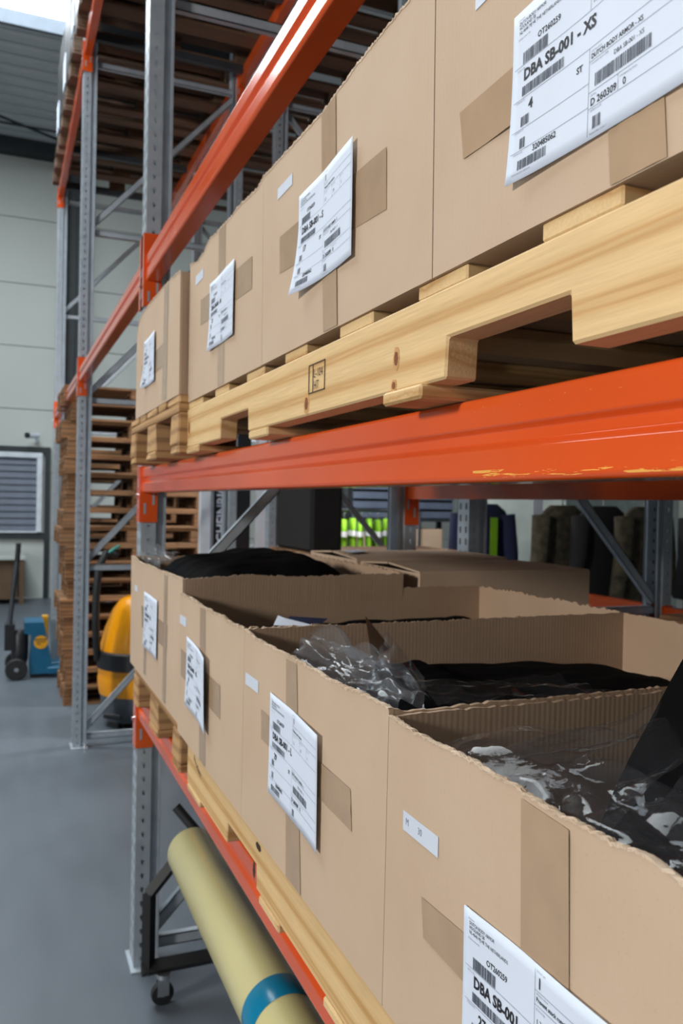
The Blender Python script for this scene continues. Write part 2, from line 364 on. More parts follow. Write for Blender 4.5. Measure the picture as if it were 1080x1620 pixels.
def post_mesh(H):   # local: front face x=0, width y 0..0.09, depth x to .085
    mb = MB(); z1 = H
    a = perforated(0, .0, .09, 0, z1, 0, [.022, .068], .006, .014, False); mb.add(a.v, a.f)
    for y in (0, .09):
        a = perforated(1, 0, .052, 0, z1, y, [.026], .0055, .011); mb.add(a.v, a.f)
        s = 1 if y == 0 else -1; yi = y + s * .014
        mb.add([(.052, y, 0), (.052, y, z1), (.058, yi, z1), (.058, yi, 0), (.080, yi, 0), (.080, yi, z1), (.080, y, z1), (.080, y, 0), (.088, y, 0), (.088, y, z1)],
               [(0, 1, 2, 3), (3, 2, 5, 4), (4, 5, 6, 7), (7, 6, 9, 8)])
    me = mb.mesh('post'); me.materials.append(M['galvanised']); return me
POST = post_mesh(5.6)
FX, RX = .455, 1.555
def frame(y, x0, label, group, flip=False):
    """upright frame: two posts at x0 and x0+1.1, near face at y"""
    t = thing('rack_upright', label, 'rack upright', (x0, y, 0), group)
    p = piece(POST, 'post', t, (x0, y, .004)); q = piece(POST, 'post', t, (x0 + 1.1, y + .09, .004), PI)
    for xx in (x0 - .012, x0 + 1.1 - .098):
        MB().box(xx, xx + .11, y - .035, y + .125, 0, .006).build('foot_plate', 'galvanised', t)
        MB().tube([(xx + .09, y - .018, .006), (xx + .09, y - .018, .03)], .008, 6).build('anchor_bolt', 'chrome', t)
    def bar(a, b, wd=.02):
        a = Vector(a); b = Vector(b); d = (b - a).normalized(); n = Vector((0, 1, 0)).cross(d).normalized() * wd; yv = Vector((0, .014, 0)); yo = Vector((0, .003, 0))
        # open channel: web plus two lips
        mb = MB()
        def slab(c0, c1, h): mb.add([c0 - h, c0 + h, c0 + h + (b - a), c0 - h + (b - a), c1 - h, c1 + h, c1 + h + (b - a), c1 - h + (b - a)],
                                   [(0, 1, 2, 3), (7, 6, 5, 4), (0, 4, 5, 1), (1, 5, 6, 2), (2, 6, 7, 3), (3, 7, 4, 0)])
        slab(a - yv, a - yv + yo, n)
        for sg in (-1, 1): slab(a + n * sg * .9 - yv, a + n * sg * .9 + yv, n * .1)
        return mb
    ym = y + .045
    xa, xb = x0 + .07, x0 + 1.03
    k = 0
    for z in (.065, 1.21, 2.345, 3.475, 4.605):
        bar((xa, ym, z), (xb, ym, z)).build('horizontal_brace', 'galvanised', t)
        if k < 4:
            z0, z1 = z + .045, z + 1.09
            bar((xa, ym, z0 if not flip else z1), (xb, ym, z1 if not flip else z0)).build('diagonal_brace', 'galvanised', t)
        k += 1
    return t
YS = [.19, 2.99, 5.79, 8.59]
FL = ['steel upright frame of the orange rack behind the photographer beside the near boxes', 'perforated steel upright frame at the far end of the loaded bay', 'perforated steel upright frame in front of the tall pallet stack', 'perforated steel upright frame beyond the tall pallet stack']
for y, l in zip(YS, FL): frame(y, FX, l, 'rack frames of the front row')
YS2 = [.19, 2.99, 5.79, 8.59]
for y, l in zip(YS2, ['steel upright frame of the rear rack row behind the near boxes', 'steel upright frame of the rear rack row by the hi-vis vests', 'steel upright frame of the rear rack row past the stacker mast', 'farthest steel upright frame of the rear rack row']):
    frame(y, 1.80, l, 'rack frames of the rear row', True)

def beam_profile(h):   # (x, z) of the front face going up, then round the back
    r = .006; f = []
    f += [(0.050, 0)]
    f += [(.008, 0), (.004, .001), (.001, .004), (0, .008)]
    f += [(0, h * .36), (.001, h * .385), (.0045, h * .42), (.0075, h * .45), (.0085, h * .47), (.0085, h * .56), (.0075, h * .585), (.004, h * .61), (.001, h * .635), (0, h * .66)]
    f += [(0, h - .006), (.001, h - .0025), (.003, h - .0008), (.006, h), (.050, h)]
    return f
BH = .0885
def crossbeam(x, z, y0, y1, label, group, front=True, brk=(.105, .005), mat='orange_paint'):
    """beam between frames, y0 = near end, y1 = far end (object origin at far end, bottom)"""
    t = thing('rack_crossbeam', label, 'rack beam', (x, y1, z), group)
    prof = beam_profile(BH); s = 1 if front else -1
    pts = [(x + s * a, z + b) for a, b in prof]
    mb = MB(); n = len(pts)
    mb.add([(a, y0, b) for a, b in pts] + [(a, y1, b) for a, b in pts], [(i, (i + 1) % n, n + (i + 1) % n, n + i) for i in range(n)] + [tuple(range(n - 1, -1, -1)), tuple(range(n, 2 * n))])
    wn = mb.build('beam', mat, t, smooth=50).modifiers.new('weighted', 'WEIGHTED_NORMAL'); wn.keep_sharp = True; wn.weight = 100
    for yy, d in ((y1, 1), (y0, -1)):
        xa, xb = (x - .002, x + .056) if front else (x + .002, x - .056)
        cn = MB().box(xa, xb, yy - d * .005, yy - d * .0005, z - brk[0], z + BH + brk[1]).box(xa - s * .005, xa, yy - d * .005, yy + d * .062, z - brk[0], z + BH + brk[1]).build('end_connector', mat, t)
        for xs, z0 in ((.012, -.075), (.042, -.042)):
            xx = x + s * xs; MB().box(xx - .004, xx + .004, yy - d * .0056, yy - d * .005, z + z0, z + z0 + .038).build('connector_slot', 'galvanised', cn)
        for z0 in (-.055, .02): MB().box(xa - s * .0056, xa - s * .005, yy + d * .026, yy + d * .034, z + z0, z + z0 + .03).build('connector_slot', 'galvanised', cn)
        MB().tube([(xa - s * .005, yy + d * .05, z - .01), (xa - s * .012, yy + d * .05, z - .01)], .006, 8).build('locking_pin', 'chrome', cn)
    return t
Z1, Z2, Z3, Z4 = .8985, 1.7045, 2.4565, 4.632
def bay(i): return YS[i] + .09, YS[i + 1]
a, b = bay(0)
crossbeam(FX, Z1, a, b, 'orange front beam under the open boxes of clothing', 'orange beams of the loaded bay')
crossbeam(FX, Z2, a, b, 'scuffed orange front beam under the labelled upper boxes and their pallets', 'orange beams of the loaded bay')
crossbeam(FX, Z3, a, b, 'glossy orange front beam above the upper row of boxes', 'orange beams of the loaded bay', brk=(.09, .08))
for zz, l in ((Z1, 'orange rear beam behind the open boxes of clothing'), (Z2, 'dark orange rear beam seen under the scuffed front beam'), (Z3, 'orange rear beam behind the upper row of boxes')):
    crossbeam(RX, zz, a, b, l, 'rear orange beams of the loaded bay', False)
a, b = bay(1)
crossbeam(FX, Z3, a, b, 'orange front beam spanning the empty second bay', 'orange beams of the far bays', brk=(.09, .08))
crossbeam(RX, Z3, a, b, 'orange rear beam spanning the empty second bay', 'orange beams of the far bays', False)
a, b = bay(2)
crossbeam(FX, Z3, a, b, 'farthest low orange front beam ending above the tall pallet stack', 'orange beams of the far bays', brk=(.09, .08))
crossbeam(RX, Z3, a, b, 'farthest low orange rear beam behind the tall pallet stack', 'orange beams of the far bays', False)
for i, n in enumerate(('near', 'second', 'far')):
    a, b = bay(i)
    crossbeam(FX, Z4, a, b, 'high orange front beam under the pallets of the %s bay' % n, 'high orange beams')
    crossbeam(RX, Z4, a, b, 'high orange rear beam under the pallets of the %s bay' % n, 'high orange beams', False)
    for k, fy in enumerate((.62, .95)):
        yy = a + (b - a) * fy
        solo(MB().box(FX + .05, RX - .05, yy - .02, yy + .02, Z4 + BH - .05, Z4 + BH - .002), 'pallet_support_bar', 'galvanised_dark', '%s grey support bar across the high beams of the %s bay' % (('first', 'second', 'third')[k], n), 'support bar', (1.0, yy, Z4 + BH - .05), 'pallet support bars')
for i in range(3):
    y0, y1 = YS2[i] + .09, YS2[i + 1]
    nm = ('near', 'second', 'far')[i]
    for zz in (1.14, 2.45, Z4):
        crossbeam(1.80, zz, y0, y1, '%s orange front beam of the rear rack row, %s bay' % ('low' if zz < 2 else 'upper' if zz < 4 else 'high', nm), 'orange beams of the rear row')
        crossbeam(2.90, zz, y0, y1, '%s orange rear beam of the rear rack row, %s bay' % ('low' if zz < 2 else 'upper' if zz < 4 else 'high', nm), 'orange beams of the rear row', False)

# ------------------------------------------------------------------ EPAL-type pallets
def bmesh_box(name, lx, ly, lz, mat, b=.003):
    me = MB().bbox(0, lx, 0, ly, 0, lz, b).mesh(name); me.materials.append(M[mat]); return me
def chip(name, lx, ly, lz, mat, seed):   # board with slightly irregular ends and edges
    r = random.Random(seed); mb = MB().bbox(0, lx, 0, ly, 0, lz, .004); mb.v = [(x + r.uniform(-.003, .003), y + r.uniform(-.002, .002), z) for x, y, z in mb.v]
    me = mb.mesh(name); me.materials.append(M[mat]); return me
EP = {}
for tone in ('old', 'mid', 'aged'):
    EP[tone] = dict(dw=chip('deck_board', 1.2, .145, .022, tone + '_x', 1), dn=chip('deck_board', 1.2, .10, .022, tone + '_x', 2), cb=chip('cross_board', .145, .8, .022, tone + '_y', 3),
                    bn=chip('block', .145, .10, .078, tone + '_x', 4), bw=chip('block', .145, .145, .078, tone + '_x', 5), sn=chip('skid_board', 1.2, .10, .022, tone + '_x', 6), sw=chip('skid_board', 1.2, .145, .022, tone + '_x', 7))
def epal(loc, label, tone='old', group=None, jit=0.0, deck=True, rnd=None):
    x, y, z = loc; r = rnd or R_; t = thing('wooden_pallet', label, 'pallet', (x + .6, y + .4, z), group); E = EP[tone]
    rz = r.uniform(-jit, jit) * .35
    for ys, k in ((0, 'sn'), (.3275, 'sw'), (.70, 'sn')):
        piece(E[k], 'skid_board', t, (x, y + ys, z))
        for xs in (0, .5275, 1.055): piece(E['b' + k[1]], 'block', t, (x + xs, y + ys, z + .022))
    for xs in (0, .5275, 1.055): piece(E['cb'], 'cross_board', t, (x + xs, y, z + .10))
    if deck:
        yy = 0
        for k in ('dw', 'dn', 'dw', 'dn', 'dw'):
            piece(E[k], 'deck_board', t, (x, y + yy, z + .122)); yy += (.145 if k == 'dw' else .10) + .04125
    t.rotation_euler = (0, 0, rz); t.location = (x + .6 + r.uniform(-jit, jit), y + .4 + r.uniform(-jit, jit), z)
    return t

# ------------------------------------------------------------------ stringer pallets (long, new pine)
def knot(parent, x, y, z, ry, rz, dark='knot'):
    n = 18
    for k, (s, m) in enumerate(((1.45, 'knot_ring'), (.85, dark)) if dark == 'knot' else ((1.1, dark),)):
        xx = x - .0004 * (k + 1)
        vs = [(xx, y + s * ry * math.cos(2 * PI * i / n) * (1 + .12 * math.sin(3 * i)), z + s * rz * math.sin(2 * PI * i / n) * (1 + .1 * math.cos(2 * i))) for i in range(n)]
        MB().add(vs, [tuple(range(n))]).build('knot', m, parent)
def stringer_pallet(label, x0, depth, y1, y0, z, hb, hs, hd, notches, decks, bottoms, seed):
    """y1 far end, y0 near end; returns root. hb bottom board, hs stringer, hd deck board heights"""
    t = thing('stringer_pallet', label, 'pallet', (x0 + depth / 2, (y0 + y1) / 2, z), 'new pine pallets under the boxes'); r = random.Random(seed)
    zs, zt = z + hb, z + hb + hs; first = None
    for k, x in enumerate((x0, x0 + depth / 2 - .019, x0 + depth - .038)):
        pts = [(y1, zt), (y1, zs)]
        for a, b in notches: pts += [(b, zs), (b - .003, zs + .041), (a + .003, zs + .041), (a, zs)]
        pts += [(y0, zs), (y0, zt)]
        o = MB().prism(pts, 0, x, x + .038).build('stringer', 'pine_y', t); first = first or o
        md = o.modifiers.new('edge', 'BEVEL'); md.width = .0025; md.segments = 1; md.limit_method = 'ANGLE'
    for a, b in decks:
        MB().bbox(x0 + .001 + r.uniform(0, .004), x0 + depth, a, b, zt, zt + hd, .002).build('deck_board', 'pine_x', t)
    for a, b in bottoms:
        MB().bbox(x0 - .002 + r.uniform(-.006, .004), x0 + depth, a, b, z, zs, .003).build('bottom_board', 'pine_x', t)
    return t, first
ZT2 = Z2 + BH
pu, st = stringer_pallet('long new pine pallet on the scuffed orange beam under the labelled upper boxes', .411, 1.01, 2.010, .20, ZT2, .0155, .092, .0165,
    [(1.461, 1.674), (.535, .735)], [(1.854, 2.004), (1.622, 1.733), (1.383, 1.492), (1.162, 1.261), (.924, 1.03), (.702, .804), (.4815, .579), (.26, .36)],
    [(1.87, 2.02), (1.343, 1.457), (.775, .869), (.25, .40)], 11)
knot(st, .411, .848, 1.846, .0055, .0095); knot(st, .411, 1.147, 1.826, .008, .011); knot(st, .411, 1.978, 1.855, .008, .016); knot(st, .411, .853, 1.816, .005, .005)
stb = MB(); yA, yB, zA, zB = 1.138, 1.073, 1.8385, 1.8805
for (ya, yb, za, zb) in ((yA, yB, zA, zA + .0016), (yA, yB, zB - .0016, zB), (yA, yA - .0014, zA, zB), (yB + .0014, yB, zA, zB), (1.121, 1.1202, zA, zB)):
    stb.box(.4098, .4106, ya, yb, za, zb)
stamp = stb.build('heat_treatment_stamp', 'stamp_ink', st)
pl_, sl_ = stringer_pallet('long new pine pallet on the lowest orange beam under the open boxes', .420, 1.01, 1.972, .16, Z1 + BH, .0155, .095, .021,
    [(1.384, 1.592), (.455, .66)], [(1.83, 1.965), (1.60, 1.72), (1.40, 1.51), (1.14, 1.375), (.80, .932), (.58, .69), (.36, .47), (.18, .29)],
    [(1.832, 1.968), (1.253, 1.363), (.94, 1.052), (.46, .58)], 12)
knot(sl_, .42, 1.375, 1.080, .014, .006, 'knot_dark'); knot(sl_, .42, 1.398, 1.030, .007, .014, 'knot_dark')

epal((.388, 1.995, ZT2), 'used wooden pallet under the farthest upper box', 'mid', 'pallets on the loaded bay beams')
epal((.423, 2.08, Z1 + BH), 'used wooden pallet under the farthest open box', 'mid', 'pallets on the loaded bay beams')

# text helper: returns mesh data (verts 2d, faces)
_fc = {}
def text2d(s, h, condense=1.0, bold=0.0):
    key = (s, h, condense, bold)
    if key not in _fc:
        cu = bpy.data.curves.new('txt', 'FONT'); cu.body = s; cu.size = h / .69; cu.resolution_u = 2; cu.offset = bold; cu.fill_mode = 'BOTH' if False else 'FRONT'
        o = bpy.data.objects.new('txt', cu); me = o.to_mesh()
        _fc[key] = ([(v.co.x * condense, v.co.y) for v in me.vertices], [tuple(p.vertices) for p in me.polygons])
        o.to_mesh_clear(); bpy.data.objects.remove(o); bpy.data.curves.remove(cu)
    return _fc[key]
def put_text(mb, s, h, fn, u, v, condense=1.0, bold=0.0):
    vs, fs = text2d(s, h, condense, bold); mb.add([fn(u + a, v - b) for a, b in vs], fs)
# the stamp lettering and the pencilled word on the lower pallet
tb = MB()
put_text(tb, 'L-104', .012, lambda u, v: (.4098, 1.118 - u, 1.872 - v), 0, .012, .92); put_text(tb, 'HT', .012, lambda u, v: (.4098, 1.117 - u, 1.872 - v), 0, .029, .9)
tb.build('stamp_lettering', 'stamp_ink', stamp)
tb = MB(); put_text(tb, 'Product', .016, lambda u, v: (.4196, 1.90 - u * 1.0, 1.086 - v - u * .25), 0, .012, 1.0); tb.build('handwriting', 'ink', sl_)

# ------------------------------------------------------------------ cartons
def jag(pts, step, amp, rng):
    out = []
    for (a, za), (b, zb) in zip(pts[:-1], pts[1:]):
        n = max(1, int(abs(b - a) / step))
        for i in range(n):
            f = i / n; out.append((a + (b - a) * f, za + (zb - za) * f + rng.uniform(-amp, amp) + amp * .8 * noise.noise(Vector((a + (b - a) * f, 0, 3.1)) * 45)))
    out.append(pts[-1]); return out
SPACER = .006
def carton(label, x0, x1, rim, ybf, ybn, zb, seed, near_rim=None, amp=.0018, group='cartons', flaps=False, near_dy=0):
    """open carton. rim: front panel top, far -> near as (y,z); ybf/ybn bottom corners"""
    r = random.Random(seed); yf, yn = rim[0][0], rim[-1][0]
    t = thing('cardboard_box', label, 'box', ((x0 + x1) / 2, (yf + yn) / 2, zb), group)
    j = jag(rim, .0035, amp * .8, r)
    fp = MB().prism(j + [(ybn, zb), (ybf, zb)], 0, x0, x0 + SPACER).build('front_panel', 'cardboard', t)
    # torn liner along the rim
    mb = MB(); n = len(j)
    vs = []
    for i, (y, z) in enumerate(j):
        h1 = r.uniform(.0006, .0022); h2 = r.uniform(0, .002)
        vs += [(x0 - .0005, y, z - h1), (x0 - .0009 - r.uniform(0, .0008), y, z + h2), (x0 + SPACER * .5, y, z + r.uniform(.0003, .0016)), (x0 + SPACER + .0006, y, z - h1)]
    mb.add(vs, [(4 * i + k, 4 * i + k + 1, 4 * i + k + 5, 4 * i + k + 4) for i in range(n - 1) for k in range(3)])
    mb.build('torn_edge', 'cardboard_torn', fp)
    zr = sum(z for _, z in rim) / len(rim)
    nr = near_rim or [(x0, rim[-1][1]), (x1, rim[-1][1] + .001)]
    nr = [(x0 + SPACER + .0003, nr[0][1])] + [q for q in nr[1:]]
    jn = jag(nr, .006, amp * .7, r)
    def side(y_top, y_bot, jj, s):
        k = len(jj); top = [(x, y_top, z) for x, z in jj]; bot = [(x, y_bot, zb) for x, z in jj]
        vs = top + bot + [(x, y + s * SPACER, z) for x, y, z in top] + [(x, y + s * SPACER, z) for x, y, z in bot]
        fs = [(i, i + 1, k + i + 1, k + i) for i in range(k - 1)] + [(2 * k + i + 1, 2 * k + i, 3 * k + i, 3 * k + i + 1) for i in range(k - 1)] + [(i + 1, i, 2 * k + i, 2 * k + i + 1) for i in range(k - 1)]
        fs += [(0, k, 3 * k, 2 * k), (k - 1, 3 * k - 1, 4 * k - 1, 2 * k - 1), ]
        return MB().add(vs, fs)
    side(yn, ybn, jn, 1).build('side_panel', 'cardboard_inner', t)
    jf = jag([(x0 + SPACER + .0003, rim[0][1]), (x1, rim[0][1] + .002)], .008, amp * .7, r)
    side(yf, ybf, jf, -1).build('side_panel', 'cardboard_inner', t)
    jb = jag([(yf - .0065, nr[-1][1] + .004), (yn + .0065, nr[-1][1] + .004)], .008, amp, r)
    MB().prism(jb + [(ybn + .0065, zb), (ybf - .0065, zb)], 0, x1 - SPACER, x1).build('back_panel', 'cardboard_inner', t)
    MB().box(x0 + SPACER, x1 - SPACER - .001, ybf - .007, ybn + .007, zb + .0005, zb + .006).build('bottom_panel', 'cardboard', t)
    return t, fp
_tl = [0]
def tape(parent, pts, x, name='packing_tape', mat='tape', wav=.0, nu=10):
    """quad strip on the face: pts = 4 corners (y,z): tl, tr, br, bl"""
    tl, tr, br, bl = pts; mb = MB(); vs = []; _tl[0] = (_tl[0] + 1) % 3; ex = _tl[0] * .0002
    for i in range(nu + 1):
        f = i / nu
        for k in range(5):
            g = k / 4; y = (tl[0] * (1 - f) + tr[0] * f) * (1 - g) + (bl[0] * (1 - f) + br[0] * f) * g; z = (tl[1] * (1 - f) + tr[1] * f) * (1 - g) + (bl[1] * (1 - f) + br[1] * f) * g
            vs.append((x - .0005 - ex - abs(fbm(y * 40, z * 40, x * 9)) * wav, y, z))
    mb.add(vs, [(i * 5 + k, i * 5 + k + 1, (i + 1) * 5 + k + 1, (i + 1) * 5 + k) for i in range(nu) for k in range(4)])
    return mb.build(name, mat, parent, smooth=True)
def sticker(parent, y0, z0, x, wd=.07, h=.02, text=None):
    o = MB().box(x - .0008, x - .0004, y0, y0 - wd, z0, z0 - h).build('small_sticker', 'sticker', parent)
    if text:
        tb = MB(); put_text(tb, text, h * .34, lambda u, v: (x - .0010, y0 - u, z0 - v), .006, h * .62, .9); tb.build('sticker_writing', 'ink_grey', o)
    return o
def barcode(mb, fn, u0, u1, v0, v1, seed):
    r = random.Random(seed); u = u0
    while u < u1 - .0004:
        wd = r.choice((.0005, .0005, .001, .0014)); wd = min(wd, u1 - u)
        mb.add([fn(u, v0), fn(u + wd, v0), fn(u + wd, v1), fn(u, v1)], [(0, 1, 2, 3)]); u += wd + r.choice((.0005, .0005, .0009))
def shipping_label(parent, size, qty, x, tl, s=1.0, curl=.004, lift=.0, tilt=0.0, seed=1, skew=0.0):
    """odette-style transport label 212 x 148 mm; tl = (y, z) of its top left corner seen from the aisle"""
    W, H = .212, .148; yl, zt = tl
    ct, sn = math.cos(tilt), math.sin(tilt)
    def fn0(u, v, e=0.0):
        a, b = u / W, v / H
        off = .0016 + curl * max(0, 1 - a * 1.8) ** 2 * max(0, b * 1.25 - .25) ** 2 + lift * max(0, a * 1.4 - .4) ** 2 * (1 - .3 * b) + .0007 * (1 + math.sin(a * 9 + seed) * math.sin(b * 3 + seed))
        uu, vv = (u * ct - v * sn) * s, (u * sn + v * ct) * s
        return (x - off - e, yl - uu, zt - vv - skew * uu)
    n1, n2 = 22, 14; vs = [fn0(W * i / n1, H * k / n2) for i in range(n1 + 1) for k in range(n2 + 1)]
    lab = MB().add(vs, [(i * (n2 + 1) + k, i * (n2 + 1) + k + 1, (i + 1) * (n2 + 1) + k + 1, (i + 1) * (n2 + 1) + k) for i in range(n1) for k in range(n2)]).build('shipping_label', 'paper', parent, smooth=True)
    md = lab.modifiers.new('thickness', 'SOLIDIFY'); md.thickness = .0003; md.offset = 0
    fn = lambda u, v: fn0(u, v, .0005)
    k = MB(); g = MB(); bc = MB()
    T = lambda mb, st, h, u, v, c=.86, b=0.0: put_text(mb, st, h / 1000, fn, u / 1000, v / 1000, c, b)
    def line(u0, v0, u1, v1, wd=.35):
        n = 12; hv = wd / 2000
        for i in range(n):
            a, b = i / n, (i + 1) / n; p = lambda f: ((u0 + (u1 - u0) * f) / 1000, (v0 + (v1 - v0) * f) / 1000)
            (ua, va), (ub, vb) = p(a), p(b)
            if abs(u1 - u0) > abs(v1 - v0): g.add([fn(ua, va - hv), fn(ub, vb - hv), fn(ub, vb + hv), fn(ua, va + hv)], [(0, 1, 2, 3)])
            else: g.add([fn(ua - hv, va), fn(ub - hv, vb), fn(ub + hv, vb), fn(ua + hv, va)], [(0, 1, 2, 3)])
    T(k, 'DUTCH BODY ARMOR', 2.9, 9.5, 12.4); T(k, 'HOOLAND 5B', 2.9, 9.5, 16.2); T(k, 'NL-4646 MJ HE THE NETHERLANDS', 2.9, 9.5, 20.2)
    T(k, 'OT260259', 4.9, 36, 35.2, .95, .00012)
    T(k, 'DBA SB-001' + (' - ' + size if size else ''), 9.2, 17.5, 62.6, .97, .0005)
    T(k, qty, 8.2, 26, 90.2, .95, .0004); T(k, 'ST', 4.8, 87.5, 90.4, 1.0, .0002); T(k, '320485062', 4.9, 34, 128.8, .95, .00015)
    T(k, '1', 8.2, 106, 17, 1.0, .0002); T(k, 'DUTCH BODY ARMOR' + (' - ' + size if size else ''), 3.6, 105, 86.5, .88, .0001)
    T(k, 'Prevent stock rotation', 3.4, 105, 27.6, .9, .0001); T(k, '1.3', 4.4, 105.5, 44.5, .9); T(k, '19', 4.4, 140, 44.5, .9); T(k, '1', 4.4, 172, 44.5, .9)
    T(k, 'DBA SB-001' + (' - ' + size if size else ''), 3.4, 131, 96, .9); T(k, 'D 260309', 5.4, 105.5, 122.6, .92, .00015); T(k, '0', 5.2, 141, 122.6, .92, .0001)
    for (u0, u1, v0, v1) in ((16, 50, 38, 48), (16, 72, 67.5, 75.8), (16, 27, 93.5, 102), (16, 24, 112, 121), (15, 52, 131, 139.2), (110, 170, 99.5, 109.3), (108.5, 117.5, 131.5, 141)):
        barcode(bc, fn, u0 / 1000, u1 / 1000, v0 / 1000, v1 / 1000, int(u1 * 7 + seed))
    for (u, v, st) in ((8, 8.2, '(1) Receiver'), (8, 25, '(2) Advice note no (N)'), (8, 52.2, '(8) Part no (P)'), (8, 80, '(9) Quantity (Q)'), (8, 106, '(12) Supplier (V)'), (8, 125, '(15) Serial no (S)'), (8, 142.5, 'Delivery label (212x148) full size'),
                      (105, 5.4, '(3) Dock / gate'), (105, 22.5, '(4) Supplier address'), (105, 34, '(5) Net wt (kg)'), (136, 34, '(6) Gross wt (kg)'), (168, 34, '(7) No of boxes'), (105, 81.6, '(10) Description'), (105, 91, '(11) Supplier part no (30S)'), (105, 115.6, '(13) Date'), (138, 115.6, '(14) Engineering change'), (105, 127, '(16) Batch no (H)'), (105, 144.6, 'Transport label, version 1')):
        T(g, st, 1.5, u, v, .85)
    for q in ((4, 48.6, 208, 48.6), (4, 77.6, 208, 77.6), (4, 104, 103, 104), (4, 122.5, 103, 122.5), (103, 4, 103, 48.6), (103, 77.6, 103, 145), (103, 19.6, 208, 19.6), (103, 30.5, 208, 30.5), (103, 88.2, 208, 88.2), (103, 112, 208, 112), (103, 124.4, 208, 124.4), (136, 112, 136, 124.4), (136, 30.5, 136, 48.6), (168, 30.5, 168, 48.6)): line(*q)
    k.build('label_print', 'ink', lab, kind='stuff'); bc.build('label_barcodes', 'ink_soft', lab, kind='stuff'); g.build('label_fine_print', 'ink_grey', lab, kind='stuff')
    return lab

ZU = Z2 + BH + .124          # top of the upper pine pallet
GU, GL = 'boxes of the upper row', 'open boxes of the lower row'
# upper row
t, f = carton('farthest upper cardboard box with small white shipping label on its used pallet', .390, 1.25, [(2.712, 2.205), (2.665, 2.243), (2.59, 2.252), (2.44, 2.255), (2.25, 2.25), (2.14, 2.247), (2.012, 2.236)], 2.712, 2.005, Z2 + BH + .1445, 21, group=GU, amp=.003)
shipping_label(f, 'L', '20', .390, (2.545, 2.155), .95, .012, .004, 0, 3)
tape(t, [(2.225, 2.25), (2.165, 2.25), (2.175, 1.945), (2.24, 1.945)], .390)
tape(f, [(2.60, 2.09), (2.21, 2.10), (2.22, 2.04), (2.60, 2.03)], .390)
t, f = carton('third upper cardboard box from the camera, torn rim stepping down to its far corner', .411, 1.25, [(2.000, 2.252), (1.915, 2.236), (1.85, 2.24), (1.795, 2.253), (1.693, 2.248), (1.61, 2.244), (1.554, 2.248), (1.429, 2.238), (1.3925, 2.246)], 2.000, 1.3815, ZU, 22, group=GU, amp=.003)
shipping_label(f, 'M', '23', .411, (1.775, 2.150), .985, .006, .003, 0, 2)
tape(t, [(1.712, 2.246), (1.655, 2.246), (1.648, ZU + .003), (1.700, ZU + .003)], .411, mat='tape_glossy')
tape(f, [(1.875, 2.137), (1.452, 2.125), (1.452, 2.066), (1.872, 2.080)], .411)
sticker(f, 1.932, 2.205, .411, .08, .021)
t, f = carton('second upper cardboard box from the camera with label marked DBA SB-001 - S', .411, 1.25, [(1.392, 2.246), (1.361, 2.244), (1.23, 2.239), (1.102, 2.233), (1.052, 2.237), (.982, 2.242), (.87, 2.243), (.7735, 2.241)], 1.380, .7675, ZU, 23, group=GU)
shipping_label(f, 'S', '17', .411, (1.190, 2.1435), 1.02, .016, .005, 0, 1, -.02)
tape(t, [(1.106, 2.232), (1.052, 2.236), (1.030, ZU + .002), (1.082, ZU + .002)], .411, mat='tape_glossy', wav=.001)
tape(f, [(1.290, 2.112), (.885, 2.100), (.882, 2.026), (1.288, 2.052)], .411, wav=.0012)
sticker(f, 1.306, 2.195, .411, .074, .018)
t, f = carton('nearest upper cardboard box with large label marked DBA SB-001 - XS', .411, 1.25, [(.7715, 2.241), (.65, 2.244), (.45, 2.24), (.20, 2.242)], .7655, .19, ZU, 24, group=GU)
shipping_label(f, 'XS', '4', .411, (.620, 2.1080), 1.0, .007, .002, 0, 4)
tape(t, [(.520, 2.24), (.462, 2.24), (.436, ZU + .001), (.492, ZU + .001)], .411, mat='tape_glossy', wav=.0015)
tape(f, [(.714, 2.066), (.30, 2.072), (.30, 2.01), (.706, 2.018)], .411, mat='tape_glossy', wav=.0025)
sticker(f, .690, 2.174, .411, .07, .021)

# lower row
ZLp = Z1 + BH + .1325
t, f = carton('farthest open cardboard box, bulging with black clothing in plastic', .405, 1.00, [(2.858, 1.4875), (2.783, 1.4906), (2.699, 1.4801), (2.584, 1.4801), (2.477, 1.4854), (2.336, 1.4833), (2.202, 1.4864), (2.122, 1.4875), (1.992, 1.4896)], 2.845, 2.002, Z1 + BH + .1445, 31, [(.405, 1.4896), (.58, 1.4985), (.71, 1.491), (.85, 1.494), (1.00, 1.4947)], group=GL, amp=.003)
shipping_label(f, '2XL', '12', .405, (2.555, 1.400), 1.12, .004, .003, 0, 5)
tape(t, [(2.560, 1.34), (2.505, 1.34), (2.52, 1.15), (2.56, 1.15)], .405)
tape(t, [(2.235, 1.48), (2.19, 1.48), (2.19, 1.14), (2.235, 1.14)], .405)
tape(f, [(2.62, 1.35), (2.18, 1.35), (2.185, 1.285), (2.60, 1.285)], .405)
sticker(f, 2.765, 1.400, .405, .06, .018)
XB = 1.245
t, f = carton('third open cardboard box from the camera with ragged torn front rim', .400, XB, [(2.000, 1.456), (1.901, 1.4571), (1.812, 1.4549), (1.769, 1.4517), (1.679, 1.4528), (1.652, 1.4507), (1.561, 1.4539), (1.518, 1.4496), (1.4195, 1.4549)], 1.9995, 1.4195, ZLp, 32, [(.40, 1.455), (.70, 1.4545), (1.0, 1.454), (1.245, 1.4545)], group=GL, amp=.0035)
shipping_label(f, 'XL', '28', .400, (1.899, 1.3665), 1.06, .003, .012, 0, 6, .05)
tape(t, [(1.775, 1.449), (1.725, 1.449), (1.700, ZLp + .002), (1.760, ZLp + .002)], .400)
tape(f, [(1.972, 1.325), (1.586, 1.318), (1.582, 1.252), (1.968, 1.262)], .400)
sticker(f, 1.991, 1.405, .400, .075, .021)
